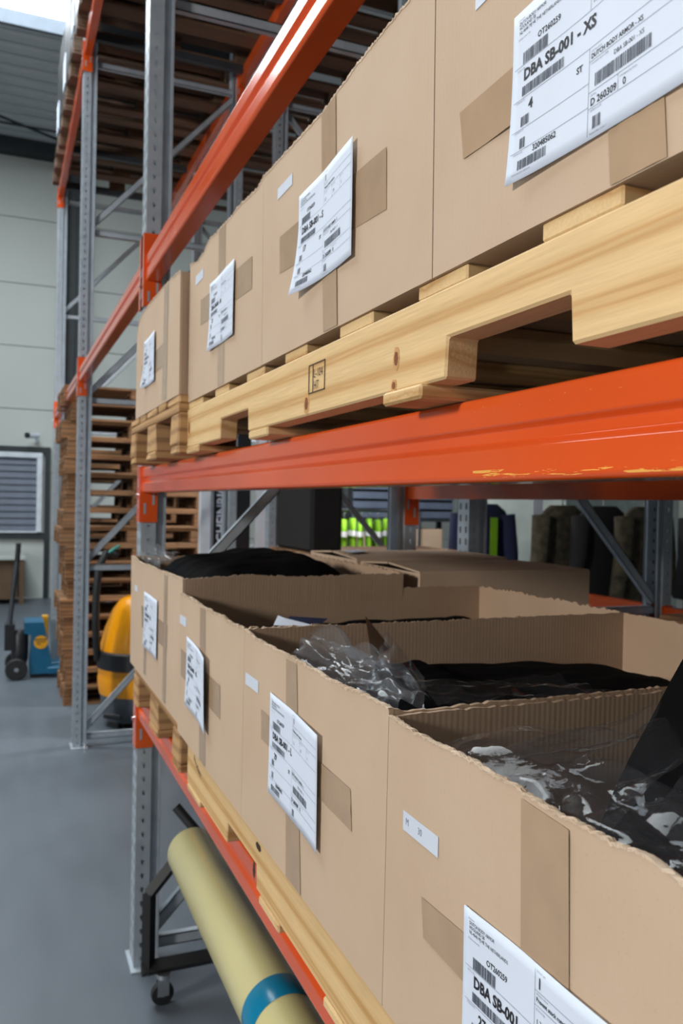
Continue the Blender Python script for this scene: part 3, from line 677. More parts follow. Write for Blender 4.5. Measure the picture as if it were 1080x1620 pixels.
t, f = carton('second open cardboard box from the camera with label marked DBA SB-001 - L', .400, XB, [(1.4185, 1.4549), (1.365, 1.4475), (1.155, 1.4507), (1.07, 1.4496), (.982, 1.4485), (.905, 1.4528), (.850, 1.4549), (.826, 1.4535)], 1.4185, .8285, ZLp, 33, [(.40, 1.4535), (.42, 1.4475), (.53, 1.4505), (.70, 1.4507), (.83, 1.4512), (1.10, 1.453), (1.245, 1.4535)], group=GL)
shipping_label(f, 'L', '29', .400, (1.253, 1.3785), 1.07, .002, .006, 0, 7, .035)
tape(t, [(1.184, 1.444), (1.135, 1.445), (1.100, ZLp + .002), (1.166, ZLp + .002)], .400)
tape(f, [(1.308, 1.338), (.928, 1.330), (.922, 1.28), (1.304, 1.29)], .400, wav=.0015, mat='tape')
sticker(f, 1.405, 1.380, .400, .078, .0205)
t, f = carton('nearest open cardboard box with clear plastic bags over black clothing', .400, XB, [(.825, 1.4464), (.769, 1.4432), (.702, 1.4453), (.643, 1.4475), (.592, 1.4464), (.569, 1.4453), (.531, 1.4432), (.463, 1.4453), (.425, 1.4485), (.397, 1.4453), (.20, 1.447)], .8275, .19, ZLp, 34, group=GL)
shipping_label(f, 'M', '27', .400, (.653, 1.3145), 1.06, .002, .003, 0, 8, -.03)
tape(t, [(.571, 1.440), (.508, 1.437), (.498, ZLp + .002), (.560, ZLp + .002)], .400, wav=.0018)
tape(f, [(.740, 1.282), (.36, 1.30), (.36, 1.235), (.734, 1.243)], .400)
sticker(f, .784, 1.355, .400, .076, .0205, 'M        30')

# closed cardboard boxes standing deeper on the lowest level
def closed_box(label, x0, x1, y0, y1, z0, z1, seed):
    t = thing('cardboard_box', label, 'box', ((x0 + x1) / 2, (y0 + y1) / 2, z0), 'closed boxes behind the open ones')
    for nm, q in (('side_panel', (x0, x1, y0, y0 + .006)), ('side_panel', (x0, x1, y1 - .006, y1)), ('front_panel', (x0, x0 + .006, y0 + .006, y1 - .006)), ('back_panel', (x1 - .006, x1, y0 + .006, y1 - .006))):
        MB().box(*q, z0, z1).build(nm, 'cardboard', t)
    MB().box(x0 + .006, x1 - .006, y0 + .006, y1 - .006, z0, z0 + .006).build('bottom_panel', 'cardboard', t)
    ym = (y0 + y1) / 2; rise = .012
    for (a, b, s) in ((y0 + .003, ym - .004, 1), (y1 - .003, ym + .004, -1)):
        MB().add([(x0, a, z1), (x1, a, z1), (x1, b, z1 + rise * .3), (x0, b, z1 + rise), (x0, a, z1 + .005), (x1, a, z1 + .005), (x1, b, z1 + .005 + rise * .3), (x0, b, z1 + .005 + rise)],
                 [(0, 1, 2, 3), (7, 6, 5, 4), (0, 4, 5, 1), (1, 5, 6, 2), (2, 6, 7, 3), (3, 7, 4, 0)]).build('top_flap', 'cardboard', t)
    return t
closed_box('closed cardboard box behind the farthest open box, flaps slightly sprung', 1.052, 1.62, 1.996, 2.40, Z1 + BH + .1445, 1.494, 41)
b2 = closed_box('closed cardboard box with white strip of paper deeper on the farthest pallet', 1.052, 1.62, 2.43, 2.86, Z1 + BH + .1445, 1.500, 42)
MB().add([(1.06, 2.52, 1.518), (1.15, 2.56, 1.519), (1.16, 2.66, 1.5195), (1.08, 2.62, 1.519)], [(0, 1, 2, 3)]).build('paper_strip', 'paper', b2)

# ------------------------------------------------------------------ clothing and bags in the open boxes
def garment(label, x0, x1, y0, y1, z0, ztop, seed, folds=1.0, slope=None, group='black clothing in the open boxes', n=44):
    """folded garment: rounded slab with soft folds. ztop(x,y) height field"""
    mb = MB(); vs = []; cx, cy = (x0 + x1) / 2, (y0 + y1) / 2
    for i in range(n + 1):
        for k in range(n + 1):
            a, b = i / n * 2 - 1, k / n * 2 - 1
            x = cx + a * (x1 - x0) / 2 * (1 + .03 * fbm(b * 3, seed, 1)); y = cy + b * (y1 - y0) / 2 * (1 + .03 * fbm(a * 3, seed, 5))
            e = (1 - abs(a) ** 6) * (1 - abs(b) ** 6); e = max(0, e) ** .5
            f = folds * (.010 * fbm(x * 6, y * 9, seed) + .012 * abs(fbm(x * 4 + 3, y * 14, seed + 2)) ** .8 - .004)
            vs.append((x, y, z0 + (ztop(x, y) - z0 + f) * e))
    N = n + 1
    fs = [(i * N + k, (i + 1) * N + k, (i + 1) * N + k + 1, i * N + k + 1) for i in range(n) for k in range(n)]
    ring = [i * N for i in range(N)] + [n * N + k for k in range(1, N)] + [i * N + n for i in range(n - 1, -1, -1)] + [k for k in range(n - 1, 0, -1)]
    mb.add(vs, fs + [tuple(ring[::-1])])
    return solo(mb, 'folded_garment', 'black_fabric', label, 'clothing', (cx, cy, z0), group, smooth=True)
zin = ZLp + .007
garment('heap of black clothing bulging over the rim of the farthest open box', .415, .99, 2.02, 2.83, Z1 + BH + .1515, lambda x, y: 1.520 - max(0, x - .80) * .30 + .012 * math.sin(x * 9) - max(0, .50 - x) * .10, 51)
garment('black clothing low inside the third open box, half hidden', .42, 1.22, 1.45, 1.97, zin, lambda x, y: 1.405 + .012 * math.sin(x * 6), 52)
garment('folded black garment lying across the second open box', .46, 1.20, .86, 1.36, zin, lambda x, y: 1.415 - (x - .58) * .045 + (.012 if x < .66 else 0) - max(0, .58 - x) * .25 + max(0, 1.12 - y) * -.05, 53, .6)
garment('black clothing under the film at the front of the nearest open box', .415, .56, .22, .80, zin, lambda x, y: 1.385 + .02 * math.sin(y * 9) - max(0, y - .60) * .3, 54, 1.3)
# steep garment on the right of the nearest box
garment('black folded garment standing steeply at the near side of the nearest open box', .50, 1.02, .22, .70, zin, lambda x, y: 1.425 + min(.20, max(0, (x - .50) * 1.2)) - max(0, y - .60) * .5, 55, .5)
def ridged(x, y, s):
    return 1 - abs(fbm(x, y, s, 2)) * 2
def film_sheet(parent_or_none, P, nu, nv, name, mat, smooth=55):
    vs = [P(i / nu, k / nv) for i in range(nu + 1) for k in range(nv + 1)]
    return MB().add(vs, [(i * (nv + 1) + k, i * (nv + 1) + k + 1, (i + 1) * (nv + 1) + k + 1, (i + 1) * (nv + 1) + k) for i in range(nu) for k in range(nv)])
def bag(label, base, sheets, group='clear plastic bags in the open boxes', mat='clear_film'):
    mb = MB()
    for P, nu, nv in sheets:
        s = film_sheet(None, P, nu, nv, 'x', mat); mb.add(s.v, s.f)
    return solo(mb, 'plastic_bag', mat, label, 'plastic bag', base, group, smooth=35)
def hf(x0, x1, y0, y1, z, amp, fx, fy, seed):
    def P(a, b):
        x = x0 + (x1 - x0) * a; y = y0 + (y1 - y0) * b
        return (x + .006 * fbm(y * 20, x * 9, seed), y + .006 * fbm(x * 20, y * 9, seed + 4), z(x, y) + amp * (ridged(x * fx, y * fy, seed) - .6) + amp * .35 * fbm(x * fx * 3, y * fy * 3, seed + 7))
    return P
# second box: crumpled film rising over the front rim
def quadP(c00, c10, c11, c01, amp, seed, fr=13):
    c = [Vector(v) for v in (c00, c10, c11, c01)]
    def P(a, b):
        p = (c[0] * (1 - a) + c[1] * a) * (1 - b) + (c[3] * (1 - a) + c[2] * a) * b
        nrm = (c[1] - c[0]).cross(c[3] - c[0]).normalized()
        return p + nrm * amp * (ridged(a * fr * .14, b * fr * .14, seed) - .5 + .22 * fbm(a * fr * .4, b * fr * .4, seed + 3))
    return P
bag('crumpled clear plastic bag rising over the front rim of the second open box', (.50, 1.1, 1.42), [
    (quadP((.412, 1.27, 1.425), (.455, 1.235, 1.475), (.505, 1.05, 1.462), (.425, .95, 1.428), .022, 61), 34, 34),
    (quadP((.455, 1.235, 1.478), (.53, 1.20, 1.43), (.56, 1.03, 1.43), (.505, 1.05, 1.465), .018, 62), 26, 26),
    (quadP((.470, 1.05, 1.425), (.535, 1.12, 1.492), (.570, 1.06, 1.43), (.500, .93, 1.42), .014, 63), 24, 24),
    (quadP((.415, .98, 1.432), (.47, 1.00, 1.448), (.49, .90, 1.447), (.425, .875, 1.438), .012, 66), 20, 20)], mat='milky_film')
bag('thin clear bag lying along the cardboard partition inside the second open box', (.62, .93, 1.40), [
    (quadP((.50, .885, 1.432), (.78, .885, 1.425), (.76, 1.0, 1.428), (.50, .98, 1.440), .016, 64), 34, 20)])
# nearest box: big loose film
bag('large clear plastic bag draped over the clothing in the nearest open box', (.60, .55, 1.42), [
    (quadP((.414, .770, 1.425), (.575, .650, 1.478), (.66, .56, 1.505), (.415, .50, 1.425), .018, 71, 9), 44, 44),
    (quadP((.415, .64, 1.434), (.50, .60, 1.462), (.53, .42, 1.440), (.412, .40, 1.436), .013, 72, 13), 48, 48),
    (quadP((.425, .52, 1.436), (.54, .52, 1.462), (.56, .30, 1.450), (.412, .28, 1.440), .013, 75, 13), 48, 48),
    (quadP((.43, .720, 1.432), (.55, .74, 1.428), (.60, .62, 1.470), (.47, .62, 1.450), .012, 73, 8), 26, 22)])
bag('shiny crumpled end of a clear bag at the front rim of the farthest open box', (.45, 2.7, 1.5), [
    (quadP((.42, 2.81, 1.485), (.47, 2.81, 1.525), (.50, 2.52, 1.525), (.415, 2.45, 1.488), .03, 74), 30, 34)], mat='milky_film')
pc = thing('paper_card', 'white and blue card lying on the clothing in the third open box', 'card', (.58, 1.62, 1.42))
MB().add([(.53, 1.63, 1.428), (.56, 1.64, 1.442), (.63, 1.60, 1.440), (.60, 1.58, 1.428)], [(0, 1, 2, 3)]).build('card_back', 'navy_cloth', pc)
MB().add([(.52, 1.628, 1.426), (.535, 1.645, 1.444), (.545, 1.63, 1.440), (.60, 1.578, 1.428)], [(0, 1, 2, 3)]).build('card_front', 'paper', pc)
# folded cardboard corner in the second box
solo(MB().add([(.55, 1.20, 1.43), (.60, 1.34, 1.48), (.63, 1.30, 1.43)], [(0, 1, 2)]).add([(.55, 1.203, 1.43), (.60, 1.343, 1.48), (.63, 1.303, 1.43)], [(2, 1, 0)]), 'cardboard_flap', 'cardboard_inner', 'loose pointed cardboard scrap behind the film in the second open box', 'cardboard', (.59, 1.28, 1.43))

# ------------------------------------------------------------------ stack of old pallets on the floor
rs = random.Random(5)
NST = 18
ORD = 'first second third fourth fifth sixth seventh eighth ninth tenth eleventh twelfth thirteenth fourteenth fifteenth sixteenth seventeenth eighteenth'.split()
for i in range(NST):
    lab = ('topmost old wooden pallet of the tall stack' if i == NST - 1 else 'lowest old wooden pallet of the tall stack, on the floor' if i == 0 else 'weathered wooden pallet in the tall stack, %s from the floor' % ORD[i])
    epal((.45 + rs.uniform(-.02, .03), 6.97 + rs.uniform(-.02, .03), i * .1442), lab, 'old', 'pallets of the tall floor stack', .012 if i < 14 else .03, rnd=rs)
for i in range(16):
    epal((.62 + rs.uniform(-.02, .03), 8.85 + rs.uniform(-.02, .03), i * .1442), 'wooden pallet in the farther stack beyond the tall one, %s from the floor' % ORD[i], 'old', 'pallets of the farther floor stack', .0, rnd=rs)
# pallets on the high beams, with wrapped loads
for bi in range(3):
    y0, y1 = bay(bi)
    for k in range(3):
        yy = y0 + .09 + k * .89
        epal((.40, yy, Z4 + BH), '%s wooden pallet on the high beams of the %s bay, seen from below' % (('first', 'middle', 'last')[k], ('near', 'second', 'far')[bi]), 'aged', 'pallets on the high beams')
        ld = thing('wrapped_load', 'load wrapped in black film on the %s high pallet of the %s bay' % (('first', 'middle', 'last')[k], ('near', 'second', 'far')[bi]), 'wrapped load', (1.0, yy + .4, Z4 + BH + .1445), 'film-wrapped loads on the high pallets')
        mb = MB(); n = 40; H = .75 + .1 * k; vs = []
        for zi in range(9):
            z = Z4 + BH + .1445 + H * zi / 8
            for a in range(n):
                th = 2 * PI * a / n; c, s = math.cos(th), math.sin(th); q = max(abs(c), abs(s)); f = .97 + .02 * fbm(th * 3, z * 5, bi * 3 + k)
                vs.append((1.0 + c / q * .585 * f, yy + .4 + s / q * .385 * f, z))
        mb.add(vs, [(i * n + a, i * n + (a + 1) % n, (i + 1) * n + (a + 1) % n, (i + 1) * n + a) for i in range(8) for a in range(n)] + [tuple(range(n)), tuple(8 * n + a for a in range(n))])
        mb.build('film_wrap', 'black_plastic', ld, smooth=40)
        if bi == 2 or k == 1: MB().box(.415, .424, yy + .3, yy + .5, Z4 + BH + .35, Z4 + BH + .60).build('load_label', 'paper', ld)
for bi in range(3):
    y0, y1 = bay(bi)
    for k in range(3):
        yy = y0 + .09 + k * .89; nm = (('first', 'middle', 'last')[k], ('near', 'second', 'far')[bi])
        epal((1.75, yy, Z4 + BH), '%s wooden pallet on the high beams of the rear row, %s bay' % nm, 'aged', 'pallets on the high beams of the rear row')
# ------------------------------------------------------------------ film roll on its cart under the lowest beam
ry, rz_, rx = 2.62, .553, .578; RR = .079
fr = thing('film_roll', 'pale yellow plastic film roll on a black cart under the lowest beam', 'roll', (rx, ry - .8, rz_ - RR))
MB().lathe([(RR - .018, -1.9), (RR - .002, -1.9), (RR, -1.898), (RR, -.004), (RR - .002, 0), (RR - .018, 0)], 1, (rx, ry, rz_), 64).build('film_layers', 'film_roll', fr, smooth=40)
MB().lathe([(.018, .012), (.030, .012), (RR - .006, .004), (RR - .004, -.006)], 1, (rx, ry, rz_), 48).build('end_cap', 'white_cap', fr, smooth=40)
MB().lathe([(RR + .0008, -.08), (RR + .0012, -.079), (RR + .0012, .0), (RR + .0008, .001)], 1, (rx, 1.735, rz_), 64).build('tape_band', 'blue_tape', fr, label='blue tape band round the yellow film roll', smooth=40)
ct = thing('roll_cart', 'black steel cart on casters carrying the yellow film roll', 'cart', (.69, 2.2, 0))
def sq(pts, r=.017):
    return MB().tube(pts, r * 1.3, 4)
for k, yy in enumerate((2.74, .66)):
    sq([(.465, yy, .118), (.465, yy, .385)]).build('upright', 'black_paint', ct)
    sq([(.465, yy, .38), (.56, yy, .49)]).build('cradle_arm', 'black_paint', ct)
    sq([(.93, yy, .118), (.93, yy, .385)]).build('upright', 'black_paint', ct)
    sq([(.93, yy, .38), (.62, yy, .49)]).build('cradle_arm', 'black_paint', ct)
    sq([(.445, yy, .135), (.95, yy, .135)], .021).build('base_bar', 'black_paint', ct)
    MB().tube([(rx, yy + (.03 if k == 0 else -.03), rz_), (rx, yy + (-.16 if k == 0 else .10), rz_)], .016, 12).build('axle', 'chrome', ct)
    sq([(.575, yy, .47), (rx, yy, rz_)], .014).build('axle_bracket', 'black_paint', ct)
MB().tube([(.632, 2.70, .555), (.552, 2.76, .652)], .016, 12).build('handle', 'black_rubber', ct, smooth=40)
MB().tube([(.650, 2.72, .55), (.69, 2.74, .59)], .016, 12).build('handle', 'black_rubber', ct, smooth=40)
for xx in (.465, .93): sq([(xx, .66, .135), (xx, 2.74, .135)] if xx > .5 else [(.93, 1.9, .135), (.93, 2.0, .135)]).build('side_bar', 'black_paint', ct)
for xx in (.505, .90):
    for yy in (2.73, .68):
        cs = MB().lathe([(.004, -.011), (.035, -.011), (.0375, -.008), (.0375, .008), (.035, .011), (.004, .011)], 1, (xx + .01, yy + .018, .038), 24).build('caster_wheel', 'black_rubber', ct, smooth=40)
        MB().lathe([(.001, -.013), (.009, -.013), (.009, .013), (.001, .013)], 1, (xx + .01, yy + .018, .038), 16).build('wheel_hub', 'chrome', cs)
        MB().box(xx - .008, xx + .03, yy + .001, yy + .004, .034, .098).box(xx - .008, xx + .03, yy + .032, yy + .035, .034, .098).box(xx - .012, xx + .03, yy, yy + .036, .096, .100).build('caster_fork', 'chrome', cs)
        MB().lathe([(.001, .0), (.022, .0), (.022, .014), (.001, .014)], 2, (xx + .01, yy + .0, .1), 16).build('swivel', 'chrome', cs)

# ------------------------------------------------------------------ yellow industrial vacuum behind the second upright
vx, vy = .97, 6.33
vc = thing('vacuum_cleaner', 'yellow industrial vacuum cleaner with grey drum and black band', 'vacuum cleaner', (vx, vy, 0))
MB().lathe([(.0, .05), (.24, .05), (.27, .09), (.285, .25), (.29, .42), (.0, .42)], 2, (vx, vy, 0), 40).build('drum', 'grey_plastic', vc, smooth=40)
MB().lathe([(.292, .34), (.300, .40), (.296, .52), (.285, .60), (.255, .72), (.20, .86), (.15, .93), (.10, .955), (.0, .965)], 2, (vx, vy, 0), 40).build('motor_hood', 'yellow_plastic', vc, smooth=50)
MB().lathe([(.290, .24), (.302, .30), (.304, .36), (.296, .40)], 2, (vx, vy, 0), 40).build('lower_skirt', 'yellow_plastic', vc, smooth=50)
mb = MB(); n = 20; vs = []
for i in range(n + 1):
    th = PI + .15 + (1.25) * i / n
    for r, z in ((.298, .43), (.318, .44), (.318, .555), (.292, .565)): vs.append((vx + r * math.cos(th), vy + r * math.sin(th), z))
mb.add(vs, [(4 * i + k, 4 * i + k + 1, 4 * i + k + 5, 4 * i + k + 4) for i in range(n) for k in range(3)] + [(0, 1, 2, 3), (4 * n, 4 * n + 3, 4 * n + 2, 4 * n + 1)]).build('band', 'black_plastic', vc, smooth=40)
MB().tube([(.66, 6.28, .50), (.645, 6.22, .60), (.632, 6.2, .80), (.635, 6.2, 1.0), (.648, 6.2, 1.18), (.70, 6.25, 1.28), (.78, 6.32, 1.26)], .027, 12).build('hose', 'black_rubber', vc, smooth=50)
MB().tube([(.70, 6.24, 1.27), (.76, 6.26, 1.31), (.80, 6.3, 1.33)], .012, 8).build('hose_clip', 'teal_plastic', vc)
for a in (.6, 2.2, 3.8, 5.4):
    MB().lathe([(.0, -.015), (.04, -.015), (.045, 0), (.04, .015), (.0, .015)], 0, (vx + .2 * math.cos(a), vy + .2 * math.sin(a), .045), 14).build('caster', 'black_rubber', vc)
MB().tube([(.70, 6.12, .12), (.80, 6.02, .12)], .02, 8).build('drain_spout', 'black_plastic', vc)
# ------------------------------------------------------------------ blue pallet truck
py = 8.15
pj = thing('pallet_truck', 'blue hand pallet truck with tall grey handle beside the pallet stack', 'pallet truck', (.3, py + .2, 0))
MB().prism([(.20, .52), (.37, .52), (.44, .16), (.44, .04), (.25, .04), (.25, .16), (.27, .40), (.20, .42)], 1, py, py + .36).build('chassis', 'blue_paint', pj)
for yy in (py - .02, py + .22):
    MB().bbox(.40, 1.45, yy, yy + .16, .035, .10, .01).build('fork', 'blue_paint', pj)
    MB().lathe([(.0, -.03), (.035, -.03), (.035, .03), (.0, .03)], 1, (1.3, yy + .08, .036), 14).build('fork_roller', 'black_rubber', pj)
for yy in (py - .04, py + .34):
    wlh = MB().lathe([(.02, -.025), (.09, -.025), (.098, -.018), (.098, .018), (.09, .025), (.02, .025)], 1, (.135, yy, .10), 28).build('steering_wheel', 'black_rubber', pj, smooth=40)
    MB().lathe([(.0, -.028), (.02, -.028), (.02, .028), (.0, .028)], 1, (.135, yy, .10), 14).build('wheel_hub', 'chrome', wlh)
MB().tube([(.135, py - .06, .10), (.135, py + .38, .10)], .02, 8).build('axle', 'black_plastic', pj)
MB().lathe([(.0, .15), (.07, .15), (.075, .20), (.075, .40), (.05, .44), (.0, .44)], 2, (.165, py + .12, 0), 20).build('pump', 'black_plastic', pj, smooth=40)
MB().box(.03, .12, py + .05, py + .25, .26, .50).build('handle_joint', 'black_plastic', pj)
MB().tube([(.07, py + .12, .45), (.10, py + .12, .80), (.13, py + .12, 1.10)], .022, 10).build('handle_bar', 'galvanised_dark', pj, smooth=40)
MB().tube([(.13, py + .12, 1.08), (.140, py + .12, 1.25)], .024, 10).build('handle_grip', 'black_rubber', pj, smooth=40)
st_ = MB().lathe([(.0, -.001), (.062, -.001), (.062, .001), (.0, .001)], 1, (.345, py - .0015, .335), 24).build('yellow_sticker', 'yellow_paint', pj, label='round yellow sticker on the blue chassis')
MB().box(.30, .39, py - .003, py - .0026, .335, .343).box(.31, .345, py - .003, py - .0026, .315, .323).box(.29, .40, py - .003, py - .0026, .355, .366).build('sticker_print', 'ink', st_)
solo(MB().bbox(.37, .43, 8.62, 8.68, 0, .52, .006).box(.355, .445, 8.60, 8.70, 0, .012), 'post_guard', 'yellow_paint', 'short yellow post guard standing by the pallet stack', 'post guard', (.40, 8.65, 0))
# ------------------------------------------------------------------ stacker mast seen under the scuffed beam
sk = thing('stacker_truck', 'grey stacker mast with white vertical lettering beyond the farthest box', 'stacker truck', (1.75, 6.35, 0))
MB().box(1.40, 1.475, 6.25, 6.33, .05, 2.6).build('mast_rail', 'white_metal', sk)
MB().box(1.485, 1.505, 6.28, 6.36, .05, 2.6).build('mast_rail', 'galvanised', sk)
MB().box(1.505, 1.80, 6.29, 6.36, .05, 2.6).build('mast_panel', 'black_plastic', sk)
MB().box(1.85, 1.93, 6.25, 6.33, .05, 2.6).build('mast_rail', 'white_metal', sk)
MB().box(1.40, 1.93, 6.36, 6.42, .3, .5).box(1.40, 1.93, 6.36, 6.42, 2.4, 2.6).build('mast_crossbar', 'dark_steel', sk)
MB().bbox(1.45, 1.97, 6.42, 6.85, .08, .95, .03).build('motor_body', 'grey_plastic', sk)
for xx in (1.50, 1.84): MB().bbox(xx, xx + .09, 5.96 if xx > 1.7 else 6.0, 6.36, .03, .09, .01).build('support_leg', 'dark_steel', sk)
for xx in (1.55, 1.85): MB().lathe([(.0, -.03), (.05, -.03), (.05, .03), (.0, .03)], 0, (xx, 6.7, .05), 14).build('drive_wheel', 'black_rubber', sk)
tb = MB(); put_text(tb, 'JUNGHEINRICH', .072, lambda u, v: (1.570 + v, 6.2885, 1.19 + u), 0, .034, .94, .002); tb.build('mast_lettering', 'paper', sk)

# ------------------------------------------------------------------ dim things behind the rack
def hang_garment(name, label, cat, x, y, z, wd, h, mat, group, bands=None, sleeves=False, ang=0.0, seed=0, dp=.055):
    """garment on a hanger; x,y centre, z = shoulder height"""
    t = thing(name, label, cat, (x, y, z - h), group); n = 22; prof = [(0, .50, .9), (.06, .80, 1), (.14, .98, 1), (.30, .94, 1), (.6, .97, 1), (1, 1.0, 1)]
    ca, sa = math.cos(ang), math.sin(ang)
    def ring(zz, wf, df, e=0):
        out = []
        for a in range(n):
            th = 2 * PI * a / n; u = (wd / 2 * wf + e) * math.copysign(abs(math.cos(th)) ** .7, math.cos(th)); v = (dp * df + e) * math.sin(th) * (1 + .3 * fbm(th * 2, zz * 4, seed))
            out.append((x + u * ca - v * sa, y + u * sa + v * ca, zz))
        return out
    vs = []
    for f, wf, df in prof: vs += ring(z - h * f, wf, df)
    MB().add(vs, [(i * n + a, i * n + (a + 1) % n, (i + 1) * n + (a + 1) % n, (i + 1) * n + a) for i in range(len(prof) - 1) for a in range(n)] + [tuple(range(n))]).build('body_panel', mat, t, smooth=60)
    if bands:
        for f in bands:
            vs = ring(z - h * f, .985, 1, .004) + ring(z - h * f - .05, .985, 1, .004)
            MB().add(vs, [(a, (a + 1) % n, n + (a + 1) % n, n + a) for a in range(n)]).build('reflective_band', 'reflective', t, smooth=60)
    if sleeves:
        for s in (-1, 1):
            a = Vector((x + s * wd * .42 * ca, y + s * wd * .42 * sa, z - h * .1)); b = Vector((x + s * wd * .56 * ca, y + s * wd * .56 * sa, z - h * .8))
            MB().tube([a, (a + b) / 2 + Vector((0, -.02, 0)), b], [.075, .065, .055], 10).build('sleeve', mat, t, smooth=50)
    MB().tube([(x, y, z - .01), (x, y, z + .05), (x + .02, y, z + .08)], .006, 6).build('hanger_hook', 'chrome', t)
    return t
rail = thing('garment_rail', 'dark garment rail holding the hi-vis vests', 'clothes rail', (3.1, 7.05, 0))
MB().tube([(2.5, 7.05, 1.62), (3.7, 7.05, 1.62)], .015, 8).build('rail_bar', 'dark_steel', rail)
for xx in (2.5, 3.7):
    MB().tube([(xx, 7.05, 0.02), (xx, 7.05, 1.62)], .015, 8).build('rail_post', 'dark_steel', rail)
    MB().tube([(xx, 6.8, .02), (xx, 7.3, .02)], .018, 8).build('rail_foot', 'dark_steel', rail)
for k in range(7):
    hang_garment('hi_vis_vest', ('first','second','third','fourth','fifth','sixth','seventh')[k] + ' hi-vis yellow vest with white bands on the garment rail', 'vest', 2.83 + k * .085, 7.05, 1.545 - .01 * (k % 2), .42, .66, 'hi_vis', 'hi-vis vests on the rail', (.16, .38), ang=1.15 + .06 * (k % 3), seed=k, dp=.03)
r2 = thing('garment_rail', 'long garment rail of dark jackets behind the rear rack row', 'clothes rail', (4.2, 4.9, 0))
MB().tube([(3.15, 5.35, 1.78), (4.9, 4.3, 1.78)], .015, 8).build('rail_bar', 'dark_steel', r2)
for xx, yy in ((3.15, 5.35), (4.9, 4.3)):
    MB().tube([(xx, yy, .02), (xx, yy, 1.78)], .015, 8).build('rail_post', 'dark_steel', r2)
    MB().tube([(xx - .15, yy - .2, .02), (xx + .15, yy + .2, .02)], .018, 8).build('rail_foot', 'dark_steel', r2)
MB().box(3.585, 3.665, 5.055, 5.06, 1.40, 1.775).build('paper_tag', 'paper', r2, label='white paper tag hung on the rail of dark jackets')
GJ = [(.08, 'navy_cloth', 'navy jacket with yellow stripe at the far end of the long rail'), (.36, 'camo_cloth', 'mottled olive jacket hanging in the middle of the long rail'), (.50, 'dark_cloth', 'dark jacket hanging beside the mottled olive jacket'), (.64, 'camo_cloth', 'mottled olive jacket nearer the camera on the long rail'), (.86, 'dark_cloth', 'black jacket at the near end of the long rail')]
for k, (f, m, l) in enumerate(GJ):
    g = hang_garment('jacket', l, 'jacket', 3.15 + 1.75 * f, 5.35 - 1.05 * f, 1.70, .48, .80, m, 'jackets on the long rail', None, True, ang=.05 + .1 * (k % 2), seed=20 + k, dp=.045)
    if k == 0: MB().box(3.15 + 1.75 * f + .02, 3.15 + 1.75 * f + .08, 5.35 - 1.05 * f - .075, 5.35 - 1.05 * f - .07, 1.0, 1.6).build('yellow_stripe', 'hi_vis', g)
# white screens / boards behind
for k, (x0, y0, x1, y1, l) in enumerate(((4.15, 6.6, 4.75, 6.2, 'pale freestanding board behind the navy jacket'), (5.5, 5.6, 6.2, 5.0, 'pale freestanding board behind the black jacket'))):
    bd = thing('white_board', l, 'board', ((x0 + x1) / 2, (y0 + y1) / 2, 0), 'pale boards behind the rack')
    dx, dy = (x1 - x0), (y1 - y0); L = math.hypot(dx, dy); nx, ny = -dy / L * .03, dx / L * .03
    MB().add([(x0, y0, .1), (x1, y1, .1), (x1, y1, 2.1), (x0, y0, 2.1), (x0 + nx, y0 + ny, .1), (x1 + nx, y1 + ny, .1), (x1 + nx, y1 + ny, 2.1), (x0 + nx, y0 + ny, 2.1)], [(0, 1, 2, 3), (7, 6, 5, 4), (0, 4, 5, 1), (1, 5, 6, 2), (2, 6, 7, 3), (3, 7, 4, 0)]).build('panel', 'board_grey', bd)
    for xx, yy in ((x0, y0), (x1, y1)): MB().box(xx - .02, xx + .02, yy - .2, yy + .2, 0, .1).build('foot', 'dark_steel', bd)
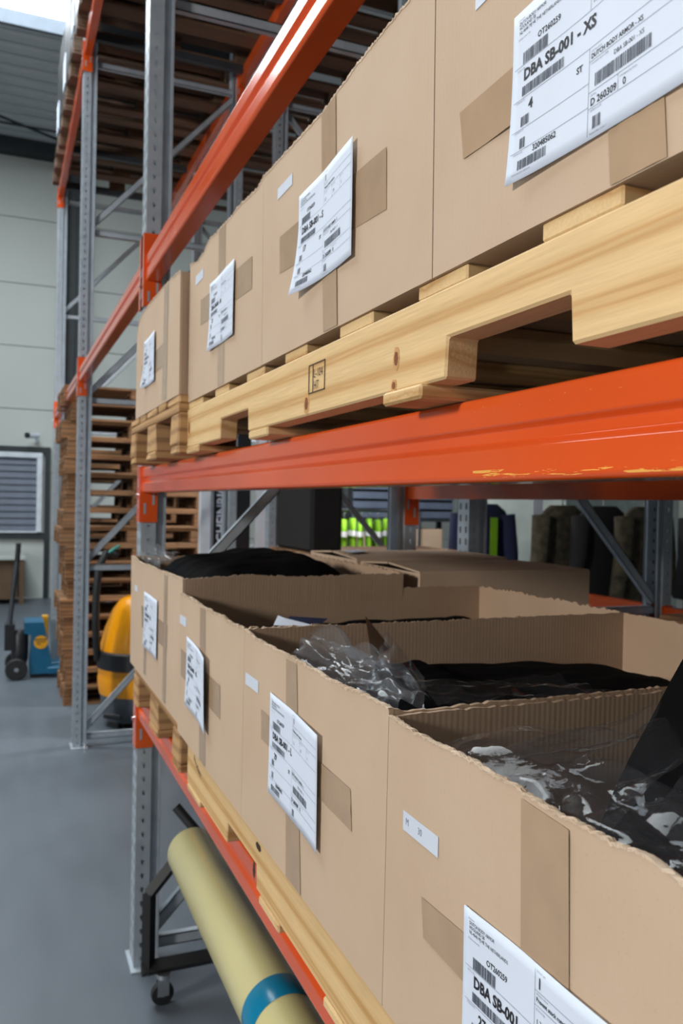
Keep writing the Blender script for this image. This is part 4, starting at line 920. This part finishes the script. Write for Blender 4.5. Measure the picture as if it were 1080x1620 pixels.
# shelf of bluish slatted crates and brown boxes behind the rear row
sh = thing('storage_shelf', 'dark storage shelf behind the rear rack row', 'shelf', (3.9, 8.2, 0))
for xx in (3.3, 4.7):
    for yy in (8.0, 8.5): MB().box(xx, xx + .05, yy, yy + .05, 0, 2.3).build('shelf_post', 'dark_steel', sh)
for zz in (.3, .95, 1.5, 2.1): MB().box(3.3, 4.75, 8.0, 8.55, zz, zz + .03).build('shelf_board', 'dark_steel', sh)
for k in range(2):
    cr = thing('slatted_crate', ('bluish slatted crate on the dark storage shelf, far half', 'bluish slatted crate on the dark storage shelf, near half')[k], 'crate', (3.7 + k * .65, 8.25, 1.53), 'slatted crates on the shelf')
    for z in range(4): MB().box(3.42 + k * .65, 3.98 + k * .65, 8.02, 8.05, 1.54 + z * .10, 1.61 + z * .10).build('slat', 'slat', cr)
    MB().box(3.42 + k * .65, 3.98 + k * .65, 8.05, 8.5, 1.53, 1.94).build('bin', 'dark_steel', cr)
for k, (x0, x1, z0, z1) in enumerate(((3.4, 3.85, .98, 1.35), (3.95, 4.5, .98, 1.42), (3.45, 4.0, .33, .75), (3.4, 3.9, 2.13, 2.5))):
    b = thing('cardboard_box', ('brown box on the middle shelf, far half', 'brown box on the middle shelf, near half', 'brown box on the bottom shelf', 'brown box on top of the storage shelf')[k], 'box', ((x0 + x1) / 2, 8.25, z0), 'boxes on the storage shelf')
    MB().bbox(x0, x1, 8.03, 8.5, z0, z1, .005).build('carton', 'cardboard', b); MB().box((x0 + x1) / 2 - .03, (x0 + x1) / 2 + .03, 8.029, 8.03, z0, z1).build('packing_tape', 'tape', b)
# pallets and a dark load on the rear row, seen past the near boxes
epal((1.80, 1.10, 1.14 + BH), 'old orange-brown pallet on the rear rack row past the nearest boxes', 'old', 'pallets on the rear row')
dk = thing('wrapped_load', 'narrow dark wrapped load on the rear rack row behind the farthest boxes', 'wrapped load', (1.86, 5.1, 1.14 + BH), 'loads on the rear row')
epal((1.72, 4.70, 1.14 + BH), 'old wooden pallet on the rear rack row under the dark load', 'old', 'pallets on the rear row')
dk.location.z += .1445; WL[dk].z += .1445
MB().bbox(1.75, 1.96, 4.76, 5.46, 1.14 + BH + .1445, 2.2, .02).build('film_wrap', 'load_dark', dk)
